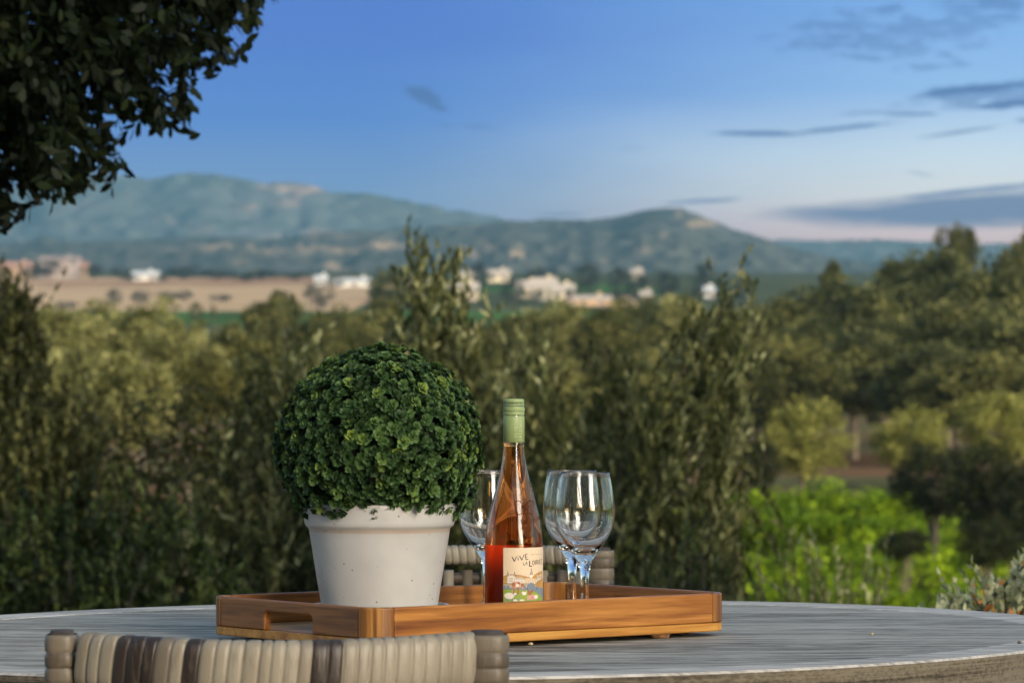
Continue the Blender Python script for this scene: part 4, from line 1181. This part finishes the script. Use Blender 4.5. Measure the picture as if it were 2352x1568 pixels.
# things printed on the bottle are drawn with flat pieces bent round it; coordinates come as (x, y) on the drawing, 455 units = one radius
def cyl(x, y, lift, xc=795.0, y0=540.0, z_top=.862 - FLOORZ, rf=None):
    s = (x - xc) / 455.0
    th = math.asin(max(-1, min(1, s))) if abs(s) < 1 else math.copysign(PI / 2 + (abs(s) - 1), s)
    z = z_top - (y - y0) * RB / 455.0
    r_ = (rf(z) if rf else RB) + lift
    return (r_ * math.sin(th), -r_ * math.cos(th), z)
INK, TAN_, WHT, GRN, BLU, BRN, PNK, GRY, STN, RED = range(1, 11)
label_cols = [C(.78, .62, .44), C(.035, .022, .02), C(.58, .33, .10), C(.80, .72, .62), C(.28, .38, .06), C(.20, .25, .30), C(.36, .16, .06), C(.66, .34, .28), C(.20, .25, .31), C(.50, .40, .30), C(.45, .05, .03)]
label_mats = []
for nm, c_ in zip(['label_paper', 'print_ink', 'print_tan', 'print_white', 'print_green', 'print_river', 'print_brown', 'print_pink', 'print_grey', 'print_stone', 'print_red'], label_cols):
    label_mats.append(simple(nm, c_, .6, .3, var=.05, scale=400))
def stroke(mb, pts, w, mi, lift, **kw):
    """ribbon along pts"""
    P2 = []
    for (x0, y0_), (x1, y1) in zip(pts[:-1], pts[1:]):
        n_ = max(1, int(math.hypot(x1 - x0, y1 - y0_) / 14))
        for i in range(n_): P2.append((x0 + (x1 - x0) * i / n_, y0_ + (y1 - y0_) * i / n_))
    P2.append(pts[-1])
    vv = []
    for i, p in enumerate(P2):
        a_ = P2[max(i - 1, 0)]; c_ = P2[min(i + 1, len(P2) - 1)]
        dx, dy = c_[0] - a_[0], c_[1] - a_[1]; l_ = math.hypot(dx, dy) or 1
        nx_, ny_ = -dy / l_ * w / 2, dx / l_ * w / 2
        vv += [cyl(p[0] + nx_, p[1] + ny_, lift, **kw), cyl(p[0] - nx_, p[1] - ny_, lift, **kw)]
    mb.add(vv, [(2 * i, 2 * i + 1, 2 * i + 3, 2 * i + 2) for i in range(len(P2) - 1)], mi)
def colfill(mb, x0, x1, top, bot, mi, lift, n_=None):
    n_ = n_ or max(2, int((x1 - x0) / 14))
    vv = []
    for i in range(n_ + 1):
        x = x0 + (x1 - x0) * i / n_
        vv += [cyl(x, top(x), lift), cyl(x, bot(x), lift)]
    mb.add(vv, [(2 * i, 2 * i + 1, 2 * i + 3, 2 * i + 2) for i in range(n_)], mi)
def oval(mb, cx_, cy_, rx, ry, mi, lift):
    f = lambda s: (lambda x: cy_ + s * ry * math.sqrt(max(0, 1 - ((x - cx_) / rx) ** 2)))
    colfill(mb, cx_ - rx, cx_ + rx, f(-1), f(1), mi, lift, 10)
def rect(mb, x0, x1, y0, y1, mi, lift): colfill(mb, x0, x1, lambda x: y0, lambda x: y1, mi, lift)
def poly(xs_, ys_): return lambda x: float(np.interp(x, xs_, ys_))
lab = MB()
# paper: from -21 degrees round the right side and the back to -105 degrees
vv = []; a0, a1 = math.radians(-21), math.radians(255)
zb, zt = .0145, .862 - FLOORZ
NL = 120
for i in range(NL + 1):
    t = a0 + (a1 - a0) * i / NL
    for z in (zb, zt): vv.append(((RB + .00012) * math.sin(t), -(RB + .00012) * math.cos(t), z))
lab.add(vv, [(2 * i, 2 * i + 2, 2 * i + 3, 2 * i + 1) for i in range(NL)], 0)
q = .00006
def LZ(k): return .00012 + q * k
# landscape
colfill(lab, 634, 1090, poly([634, 700, 800, 880, 960, 1040, 1090], [985, 960, 956, 962, 982, 1003, 1010]), lambda x: 1095, TAN_, LZ(1))
colfill(lab, 1085, 1249, poly([1085, 1120, 1170, 1225, 1249], [1003, 965, 935, 918, 925]), lambda x: 1060, TAN_, LZ(1))
colfill(lab, 930, 1200, poly([930, 980, 1050, 1120, 1200], [1040, 1018, 1016, 1030, 1045]), lambda x: 1098, 0, LZ(2))
colfill(lab, 1095, 1249, poly([1095, 1150, 1200, 1249], [1140, 1085, 1050, 1036]), poly([1095, 1180, 1249], [1142, 1155, 1190]), TAN_, LZ(3))
for k_ in range(6):
    stroke(lab, [(640 + k_ * 26, 985 - k_ * 4), (634 + k_ * 12, 1040)], 3.5, BRN, LZ(2))
    stroke(lab, [(960 + k_ * 36, 1022 + k_ * 3), (985 + k_ * 36, 1060), (990 + k_ * 34, 1095)], 4, INK, LZ(3))
    stroke(lab, [(1225 - k_ * 18, 1045 + k_ * 10), (1180 - k_ * 8, 1148)], 4, BRN, LZ(4))
    stroke(lab, [(1105 + k_ * 20, 985 - k_ * 9), (1098 + k_ * 12, 1010)], 3.5, BRN, LZ(2))
for k_ in range(4): stroke(lab, [(830 + k_ * 34, 962 + k_ * 6), (850 + k_ * 38, 1000)], 3.5, BRN, LZ(2))
stroke(lab, [(634, 985), (700, 960), (800, 956), (880, 962), (960, 982), (1040, 1003)], 5, BRN, LZ(2))
stroke(lab, [(1085, 1003), (1120, 965), (1170, 935), (1225, 918), (1248, 925)], 5, BRN, LZ(2))
stroke(lab, [(1095, 1140), (1150, 1085), (1200, 1050), (1248, 1036)], 5, INK, LZ(4))
# castle
rect(lab, 712, 800, 965, 1090, WHT, LZ(4)); rect(lab, 690, 716, 985, 1090, WHT, LZ(5)); rect(lab, 794, 820, 985, 1090, WHT, LZ(5)); rect(lab, 820, 945, 1018, 1090, WHT, LZ(4))
for sx_ in (703, 807):
    colfill(lab, sx_ - 14, sx_ + 14, poly([sx_ - 14, sx_, sx_ + 14], [988, 905, 988]), lambda x: 988, STN, LZ(6)); stroke(lab, [(sx_ - 14, 988), (sx_, 905), (sx_ + 14, 988)], 3.5, INK, LZ(7))
colfill(lab, 820, 945, poly([820, 835, 930, 945], [1018, 992, 992, 1018]), lambda x: 1018, STN, LZ(5)); colfill(lab, 716, 794, poly([716, 735, 780, 794], [970, 945, 945, 970]), lambda x: 970, STN, LZ(5))
for yy in (1010, 1045):
    for xx in (703, 735, 755, 775, 807, 840, 865, 890, 915, 935): rect(lab, xx - 4, xx + 4, yy + (15 if xx > 820 else 0), yy + 16 + (15 if xx > 820 else 0), INK, LZ(7))
rect(lab, 1048, 1084, 962, 1012, WHT, LZ(4)); colfill(lab, 1040, 1090, poly([1040, 1055, 1065, 1075, 1090], [965, 920, 858, 920, 965]), lambda x: 965, STN, LZ(5)); stroke(lab, [(1040, 965), (1057, 915), (1065, 858), (1074, 915), (1090, 965)], 4, INK, LZ(6))
for xx in (1150, 1175, 1200): rect(lab, xx, xx + 18, 965 + (xx % 3) * 8, 1045, WHT, LZ(5)); stroke(lab, [(xx + 9, 985), (xx + 9, 1030)], 5, INK, LZ(6))
# bridge, river, meadow
rect(lab, 633, 1010, 1092, 1165, STN, LZ(6))
for xx in (650, 705, 960): oval(lab, xx, 1152, 22, 30, GRY, LZ(7))
stroke(lab, [(633, 1096), (1010, 1100)], 6, INK, LZ(7))
colfill(lab, 633, 1249, poly([633, 1000, 1100, 1180, 1249], [1165, 1160, 1148, 1155, 1190]), lambda x: 1377, BLU, LZ(7))
colfill(lab, 633, 1240, poly([633, 800, 1000, 1120, 1180, 1225, 1240], [1185, 1190, 1200, 1225, 1265, 1320, 1376]), lambda x: 1377, GRN, LZ(8))
# cow
for xx in (782, 800, 850, 868): rect(lab, xx - 8, xx + 8, 1140, 1262, BRN, LZ(9))
oval(lab, 830, 1112, 78, 46, PNK, LZ(10)); oval(lab, 790, 1108, 30, 34, BRN, LZ(11)); oval(lab, 850, 1122, 26, 26, WHT, LZ(11)); oval(lab, 870, 1092, 24, 20, BRN, LZ(11)); oval(lab, 928, 1135, 22, 45, BRN, LZ(11)); oval(lab, 930, 1160, 12, 22, PNK, LZ(12)); stroke(lab, [(900, 1105), (955, 1098)], 8, BRN, LZ(12))
# donkey, hens
for xx in (1022, 1040, 1085, 1100): rect(lab, xx - 7, xx + 7, 1150, 1225, GRY, LZ(9))
oval(lab, 1060, 1128, 58, 42, GRY, LZ(10)); stroke(lab, [(1100, 1140), (1130, 1200), (1132, 1240)], 24, GRY, LZ(11)); stroke(lab, [(1135, 1195), (1150, 1170)], 7, INK, LZ(11)); stroke(lab, [(1010, 1120), (1000, 1190)], 6, INK, LZ(11))
oval(lab, 955, 1250, 34, 28, WHT, LZ(9)); oval(lab, 922, 1228, 12, 16, WHT, LZ(9)); oval(lab, 915, 1222, 8, 10, RED, LZ(10)); stroke(lab, [(980, 1245), (990, 1215)], 10, WHT, LZ(9)); stroke(lab, [(958, 1275), (960, 1305)], 4, BRN, LZ(9))
oval(lab, 1040, 1245, 34, 34, BRN, LZ(11)); oval(lab, 1075, 1215, 10, 22, RED, LZ(12)); oval(lab, 1012, 1215, 10, 24, BRN, LZ(12))
# sheep, goose, pig, ducks
for xx in (690, 705, 760, 778): rect(lab, xx - 6, xx + 6, 1320, 1370, GRY, LZ(9))
oval(lab, 722, 1288, 78, 52, WHT, LZ(10)); oval(lab, 815, 1262, 26, 24, WHT, LZ(11)); oval(lab, 828, 1278, 12, 18, GRY, LZ(12)); stroke(lab, [(790, 1250), (800, 1275)], 8, GRY, LZ(12)); stroke(lab, [(650, 1300), (680, 1330), (740, 1338)], 5, GRY, LZ(12))
stroke(lab, [(775, 1240), (780, 1180), (790, 1165)], 16, WHT, LZ(9)); stroke(lab, [(800, 1168), (812, 1174)], 7, TAN_, LZ(10))
oval(lab, 1085, 1312, 80, 40, PNK, LZ(10)); oval(lab, 1020, 1318, 28, 34, PNK, LZ(11)); oval(lab, 1135, 1310, 30, 32, WHT, LZ(11)); stroke(lab, [(1000, 1340), (1010, 1365)], 8, PNK, LZ(11)); stroke(lab, [(1060, 1300), (1100, 1330)], 6, BRN, LZ(12))
oval(lab, 820, 1355, 36, 16, WHT, LZ(12)); stroke(lab, [(845, 1350), (850, 1315)], 11, GRY, LZ(13)); oval(lab, 920, 1355, 40, 14, WHT, LZ(11)); stroke(lab, [(880, 1350), (890, 1338)], 8, GRY, LZ(12))
# lettering: VIVE LA LOIRE!
for pts, w in [([(768, 682), (805, 752)], 15), ([(805, 752), (836, 672)], 11), ([(859, 692), (863, 735)], 12), ([(857, 660), (858, 668)], 12), ([(882, 668), (921, 732)], 14), ([(921, 732), (951, 650)], 10), ([(968, 645), (985, 728)], 12), ([(968, 645), (1005, 637)], 9), ([(976, 685), (1006, 680)], 8), ([(985, 728), (1018, 717)], 11),
               ([(938, 768), (948, 812)], 8), ([(946, 812), (972, 806)], 8), ([(979, 806), (988, 760)], 7), ([(988, 760), (1003, 801)], 7), ([(982, 787), (1000, 783)], 5),
               ([(1040, 745), (1038, 830)], 15), ([(1034, 830), (1080, 828)], 13), ([(1098, 742), (1083, 765), (1084, 795), (1097, 812), (1112, 795), (1113, 765), (1098, 742)], 9), ([(1128, 738), (1130, 808)], 9), ([(1150, 806), (1148, 735)], 8), ([(1148, 735), (1172, 745), (1170, 766), (1150, 773)], 8), ([(1155, 773), (1179, 802)], 8), ([(1188, 735), (1190, 800)], 8), ([(1188, 737), (1209, 733)], 7), ([(1189, 769), (1205, 765)], 6), ([(1190, 800), (1212, 795)], 7), ([(1219, 715), (1221, 785)], 7), ([(1221, 802), (1222, 812)], 8)]:
    stroke(lab, pts, w, INK, LZ(2))
# small print: PRODUIT DE FRANCE
FONT = {'P': [[(0, 1), (0, 0), (.8, .1), (.8, .45), (0, .5)]], 'R': [[(0, 1), (0, 0), (.8, .1), (.8, .45), (0, .5), (.9, 1)]], 'O': [[(.1, .1), (.9, .1), (.9, .9), (.1, .9), (.1, .1)]], 'D': [[(0, 0), (.6, 0), (.9, .5), (.6, 1), (0, 1), (0, 0)]], 'U': [[(0, 0), (0, .9), (.8, .9), (.8, 0)]], 'I': [[(.4, 0), (.4, 1)]], 'T': [[(0, 0), (.9, 0)], [(.45, 0), (.45, 1)]],
        'E': [[(.8, 0), (0, 0), (0, 1), (.8, 1)], [(0, .5), (.6, .5)]], 'F': [[(.8, 0), (0, 0), (0, 1)], [(0, .5), (.6, .5)]], 'A': [[(0, 1), (.45, 0), (.9, 1)], [(.2, .65), (.7, .65)]], 'N': [[(0, 1), (0, 0), (.8, 1), (.8, 0)]], 'C': [[(.9, .15), (.4, 0), (0, .5), (.4, 1), (.9, .85)]], 'V': [[(0, 0), (.45, 1), (.9, 0)]], 'L': [[(0, 0), (0, 1), (.8, 1)]], '!': [[(.3, 0), (.3, .65)], [(.3, .85), (.3, 1)]]}
x = 1060.0
for ch_ in 'PRODUIT DE FRANCE':
    if ch_ != ' ':
        for st in FONT[ch_]: stroke(lab, [(x + a_ * 7, 642 + b_ * 13) for a_, b_ in st], 2.2, BRN, LZ(1))
    x += 9.8
link('label', lab.mesh('label', False), bottle, label_mats)

# raised emblem and lettering on the shoulder glass
m_emb = glass_mat('raised_glass', (.80, .50, .33, 1), 1.5, .05)
emb = MB()
def etube(pts, w):
    pp = [cyl(px_, py_, .0002, xc=1040.0 - 0, y0=0, z_top=0, rf=bR) for px_, py_ in []]
def bsurf(dx, dy, lift=.0002):
    """dx, dy in photo units from the bottle axis and from photo row 0"""
    z = EYE - (dy - HY) / F * BY - FLOORZ
    R_ = bR(z); s = dx / F * BY / R_
    th = math.asin(max(-.995, min(.995, s)))
    return ((R_ + lift) * math.sin(th), -(R_ + lift) * math.cos(th), z)
def e_st(pts, w): emb.tube([bsurf(a_ - 1178.5, b_) for a_, b_ in pts], w / F * BY / 2, 6)
# fleur-de-lis
e_st([(1199, 1119), (1196, 1127), (1195, 1136), (1199, 1146), (1203, 1151)], 1.8)
e_st([(1199, 1119), (1205, 1128), (1207, 1138), (1204, 1148)], 1.8)
e_st([(1201, 1158), (1196, 1151), (1190, 1148), (1184, 1149), (1180, 1155), (1181, 1159)], 2.2)
e_st([(1207, 1158), (1210, 1151), (1215, 1148), (1221, 1149), (1225, 1155), (1224, 1160)], 2.2)
e_st([(1196, 1160), (1204, 1161), (1213, 1160)], 2.6); e_st([(1196, 1164), (1204, 1165), (1213, 1164)], 2.2)
e_st([(1202, 1166), (1200, 1174), (1194, 1179), (1190, 1179)], 2.0); e_st([(1207, 1166), (1210, 1174), (1216, 1178), (1221, 1178)], 2.0); e_st([(1204, 1166), (1205, 1180)], 2.0)
def e_word(word, x0, y0_, w_, h_, slope):
    x_ = x0
    for ch_ in word:
        if ch_ != ' ':
            for st in FONT[ch_]: e_st([(x_ + a_ * w_, y0_ + slope * (x_ - x0) + b_ * h_) for a_, b_ in st], 1.3)
        x_ += w_ * 1.45 if ch_ != ' ' else w_ * .8
e_word('VAL', 1165, 1160 + 25, 6.5, 8, .35); e_word('DE', 1195, 1190, 6.5, 8, .05); e_word('LOIRE', 1217, 1190, 4.2, 8, -.25)
link('emblem', emb.mesh('emblem'), bottle, [m_emb])

# screw cap
m_cap, nt, bb = mat('green_cap')
bb.inputs['Base Color'].default_value = (.20, .30, .075, 1)
nt.put(bb.inputs['Base Color'], nt.ramp(nt.noise(nt.obj(), 60, 3), [(.3, C(.27, .36, .14)), (.7, C(.31, .40, .165))]))
bb.inputs['Metallic'].default_value = .0; bb.inputs['Roughness'].default_value = .45
m_capink = simple('cap_lettering', C(.62, .68, .42), .4)
capm = MB()
CR = 24.4 / F * BY
def capz(zpx): return EYE - ((1570 + zpx / 7.127) * .5742 - HY) / F * BY - FLOORZ
cprof = [(0, capz(172)), (CR * .86, capz(175)), (CR * .93, capz(190)), (CR * .985, capz(225)), (CR * .97, capz(270)), (CR * .935, capz(300)), (CR * .985, capz(330)), (CR * .97, capz(365)), (CR * .94, capz(380)), (CR * .985, capz(405)), (CR * .985, capz(430)), (CR * 1.0, capz(450)), (CR * 1.01, capz(520)), (CR * .94, capz(540)), (CR * 1.0, capz(560)), (CR * 1.0, capz(615)), (CR * .945, capz(645)), (CR * .945, capz(655)), (CR, capz(685)), (CR * 1.005, capz(900)), (CR * 1.01, capz(1405)), (CR * .985, capz(1410)), (CR * .9, capz(1408))]
capm.lathe(cprof[::-1], 72)
for k in range(60):
    t = 2 * PI * k / 60
    c_, s_ = math.cos(t), math.sin(t)
    if True:
        r_ = CR * 1.005
        v = [(r_ * math.cos(t + d) * f_, r_ * math.sin(t + d) * f_, z) for z in (capz(515), capz(445)) for d, f_ in ((-.028, .99), (0, 1.022), (.028, .99))]
        capm.add(v, [(0, 1, 4, 3), (1, 2, 5, 4)])
# vertical lettering on the cap
def cap_pt(zx, zy):
    s = (zx - 482) / 305.0; th = math.asin(max(-.99, min(.99, s)))
    return (CR * 1.018 * math.sin(th), -CR * 1.018 * math.cos(th), capz(zy))
def cap_word(word, zx0, zy0, adv, h):
    y_ = zy0
    for ch_ in word:
        if ch_ != ' ':
            for st in FONT[ch_]:
                pts = [cap_pt(zx0 + b_ * h, y_ - a_ * adv * .72) for a_, b_ in st]
                capm.tube(pts, .00035, 5, mat=1)
        y_ -= adv if ch_ != ' ' else adv * .5
cap_word('VIVE', 500, 1270, 82, 80); cap_word('LA LOIRE!', 620, 1340, 68, 80)
link('screw_cap', capm.mesh('screw_cap'), bottle, [m_cap, m_capink])

# ------------------------------------------------------------------ nut shell and crumbs
m_nut = simple('nut_shell', C(.50, .28, .15), .7, var=.25, scale=300, bump=.5, bscale=500)
r = np.random.default_rng(4)
def lumpy(name, loc, rad, m, label, cat, lobes=1, rz=0, amp=.12, group=None, seg=18):
    V = []; FC = []
    for i in range(seg + 1):
        ph = PI * i / seg
        for k in range(2 * seg):
            t = PI * k / seg
            d = np.array([math.sin(ph) * math.cos(t), math.sin(ph) * math.sin(t), math.cos(ph)])
            w = 1 + amp * math.sin(7 * d[0] + 3 * d[1]) * math.cos(6 * d[2]) * .5
            if lobes == 2: w *= .82 + .18 * abs(d[0]) ** .8 + .05 * math.cos(9 * d[0])
            V.append(d * w * np.array(rad))
    n2 = 2 * seg
    for i in range(seg):
        for k in range(n2): FC.append((i * n2 + k, i * n2 + (k + 1) % n2, (i + 1) * n2 + (k + 1) % n2, (i + 1) * n2 + k))
    o = link(name, mesh_py(name, V, FC), None, [m], loc, (0, 0, rz))
    return tag(o, label, cat, group)
Yn = F * (EYE - TBL) / (1463 - HY)
lumpy('nut_shell', ((1516 - CX) / F * Yn, Yn + .006, TBL + .006), (.0145, .010, .0095), m_nut, 'light brown ribbed nut shell lying against the tray front', 'nut shell', 2, .1)
for i, (px, py, s, lab_) in enumerate([(1218, 1480, .0026, 'pale seed crumb on the table, nearest the front chair'), (2003, 1457, .0022, 'yellowish crumb on the table, right of the tray'), (2342, 1477, .0026, 'brown crumb at the right border of the table')]):
    Yc = F * (EYE - TBL) / (py - HY)
    lumpy('crumb', ((px - CX) / F * Yc, Yc, TBL + s * .6), (s * 1.4, s, s * .8), simple('crumb_%s' % ['pale', 'yellow', 'brown'][i], [C(.6, .5, .3), C(.55, .42, .2), C(.2, .13, .08)][i], .8, var=.3, scale=600), lab_, 'crumb', 1, i, .5, 'crumbs on the table', 8)

# ------------------------------------------------------------------ wicker chairs
def wicker_mat():
    m, nt, b = mat('wicker_strand')
    o = nt.obj()
    t = nt.attr()
    n1 = nt.noise(nt.mapping(o, (150, 40, 26)), 1.0, 5, .65); n2 = nt.noise(o, 9, 3)
    c = nt.ramp(t, [(0, C(.018, .012, .009)), (.22, C(.034, .024, .018)), (.38, C(.095, .072, .048)), (.7, C(.265, .23, .168)), (1, C(.39, .35, .27))])
    dk = nt.math('MULTIPLY', nt.smooth(n1, .48, .68), .45)
    c = nt.mix(dk, c, C(.15, .12, .09))
    nt.put(b.inputs['Base Color'], c)
    b.inputs['Roughness'].default_value = .42; b.inputs['Specular IOR Level'].default_value = .5
    nt.put(b.inputs['Normal'], nt.bump(n1, .3, .002))
    return m
m_wick = wicker_mat(); m_core = simple('chair_post_core', C(.055, .045, .04), .9, var=.4, scale=60, bump=.6, bscale=120)
def wrapped(path, up, a, b, nstr, tones, bulge, sub=9, ns=36, pw=3.2, slant=0.0):
    """a bar wrapped in nstr strands: path(t)->point, cross-section half sizes a (along up) and b"""
    N = nstr * sub
    V = []; FC = []; T = []
    rj = np.random.default_rng(nstr * 7 + int(a * 1e4))
    cut = np.concatenate([[0], np.cumsum(rj.uniform(.78, 1.22, nstr))]); cut = cut / cut[-1]
    for i in range(N + 1):
        t = float(np.interp(i / sub, np.arange(nstr + 1), cut))
        p = Vector(path(t)); d = (Vector(path(min(t + .004, 1))) - Vector(path(max(t - .004, 0)))).normalized()
        u = Vector(up) - d * Vector(up).dot(d); u.normalize(); s = d.cross(u)
        f = (i % sub) / sub
        g = math.sqrt(max(0, 1 - (2 * f - 1) ** 2)) if i % sub else 0.0
        off = bulge * (g ** .55)
        for k in range(ns):
            th = 2 * PI * k / ns
            cu, su = math.cos(th), math.sin(th)
            ex = 2 / pw
            x = math.copysign(abs(cu) ** ex, cu) * (a - bulge + off); y = math.copysign(abs(su) ** ex, su) * (b - bulge + off)
            V.append(p + u * x + s * y + d * (slant * x))
    for i in range(N):
        tn = tones[(i // sub) % len(tones)]
        for k in range(ns):
            FC.append((i * ns + k, i * ns + (k + 1) % ns, (i + 1) * ns + (k + 1) % ns, (i + 1) * ns + k)); T.append(tn)
    return V, FC, T
tone_front = [.6, .72, .7, .2, .1, .12, .5, .7, .1, .66, .78, .8, .7, .66, .76, .8, .62, .1, .16, .66, .74, .7, .78, .72, .8, .75, .7, .66, .74]
def chair(name, label, loc, rz, wid, ztop, facing, group, tones, post_px=(.036, .048), sag=.0, bow=.075, ra=.030):
    """facing +1: the sitter looks along local +Y (towards the table), back rest at local y = 0 bowed to -Y"""
    root = thing(name, loc, label, 'chair', group, rz)
    h = ztop; hw = wid / 2
    pl, pr_ = post_px
    yb = lambda s: -bow * (1 - s * s)
    rb = .017
    def rail(t):
        s = -1 + 2 * t; s *= (hw - .042) / hw
        return (s * hw, yb(s), h - ra + .0035 - sag * (1 - s * s))
    n_ = len(tones)
    V, FC, T = wrapped(rail, (0, 0, 1), ra, rb, n_, tones, .0028, slant=.10)
    link('top_rail', mesh_py('top_rail', V, FC, True, None, T), root, [m_wick])
    for sgn, pw_ in ((-1, pl), (1, pr_)):
        x = sgn * (hw - pw_ / 2)
        y_ = yb(sgn * (hw - pw_ / 2) / hw)
        def post(t, x=x, y_=y_): return (x, y_, .43 + (h - .003 - .43) * t)
        ns_ = int((h - .43) / .0165)
        rr_ = np.random.default_rng(int(abs(x) * 1e4) + (sgn > 0))
        tt = list(np.clip(rr_.normal(.36, .14, ns_), .05, .8)); tt[-4:] = [.3, .46, .36, .5] if sgn < 0 else [.18, .42, .36, .5]
        V, FC, T = wrapped(post, (0, 1, 0), .026, pw_ / 2, ns_, tt, .0022)
        po = link('back_post', mesh_py('back_post', V, FC, True, None, T), root, [m_wick])
        c = MB()
        pts = [(x + (pw_ / 2 - .0035) * math.cos(a_), y_ + .0225 * math.sin(a_)) for a_ in np.linspace(0, 2 * PI, 24, endpoint=False)]
        c.add([(q_[0], q_[1], h - .010) for q_ in pts] + [(x + (q_[0] - x) * .84, y_ + (q_[1] - y_) * .80, h + .001) for q_ in pts], [list(range(24, 48))] + [(k, (k + 1) % 24, 24 + (k + 1) % 24, 24 + k) for k in range(24)])
        link('post_end', c.mesh('post_end'), po, [m_core])
    # woven back: vertical strands and horizontal bands
    z_lo, z_hi = .47, h - 2 * ra - .006
    xs_ = np.linspace(-hw + pl + .008, hw - pr_ - .008, 13)
    wv_ = MB(); r_ = np.random.default_rng(3)
    for k, x in enumerate(xs_):
        y_ = yb(x / hw)
        wv_.tube([(x, y_ + (.004 if k % 2 else -.004), z_hi), (x, y_ + (-.004 if k % 2 else .004), (z_lo + z_hi) / 2), (x, y_ + .004, z_lo)], .0095, 10, tone=float(np.clip(r_.normal(.68, .12), .3, 1)))
    for z in np.arange(z_hi - .014, z_lo, -.075):
        pts = [(x, yb(x / hw) + (.008 if facing > 0 else -.008), z) for x in np.linspace(-hw + pl * .6, hw - pr_ * .6, 24)]
        wv_.tube(pts, .0095, 10, tone=float(np.clip(r_.normal(.38, .1), .1, 1)))
    link('back_weave', wv_.mesh('back_weave'), root, [m_wick])
    # seat, arms and legs
    V, FC, T = wrapped(lambda t: (-hw + .02 + t * (wid - .04), .26, .405), (0, 0, 1), .035, .25, 30, list(np.clip(r_.normal(.6, .15, 30), .1, 1)), .004, sub=6, ns=28, pw=6)
    link('seat', mesh_py('seat', V, FC, True, None, T), root, [m_wick])
    for sx_ in (-1, 1):
        for y_ in (.02, .48):
            V, FC, T = wrapped(lambda t, sx_=sx_, y_=y_: (sx_ * (hw - .024), y_, .375 - t * .36), (0, 1, 0), .02, .02, 20, list(np.clip(r_.normal(.45, .15, 20), .1, 1)), .004, sub=6, ns=20)
            link('leg', mesh_py('leg', V, FC, True, None, T), root, [m_wick])
    return root
DC = 4.28
zc = EYE - (1447 - HY) / F * DC
xl, xr = (107 - CX) / F * DC, (1170 - CX) / F * DC
chair('wicker_chair', 'near wicker chair seen from behind, cut off by the lower border', ((xl + xr) / 2, DC, .012), 0.0, xr - xl, zc - .012, 1, 'wicker chairs at the table', tone_front, sag=.008, bow=.085)
DR = 6.72
zr = EYE - (1259 - HY) / F * DR
wid_r = xr - xl
xr2 = (1411 - CX) / F * DR
chair('wicker_chair', 'wicker chair across the table behind bottle and glasses', (xr2 - wid_r / 2, DR, .012), PI, wid_r, zr - .012, -1, 'wicker chairs at the table', [.7, .66, .74, .6, .72, .55, .68, .75, .62, .7, .66, .72, .6, .7, .68, .74, .66, .6, .7, .68, .72, .6, .66, .7, .55, .62, .7, .66], post_px=(.048, .048), bow=.05, ra=.0165)
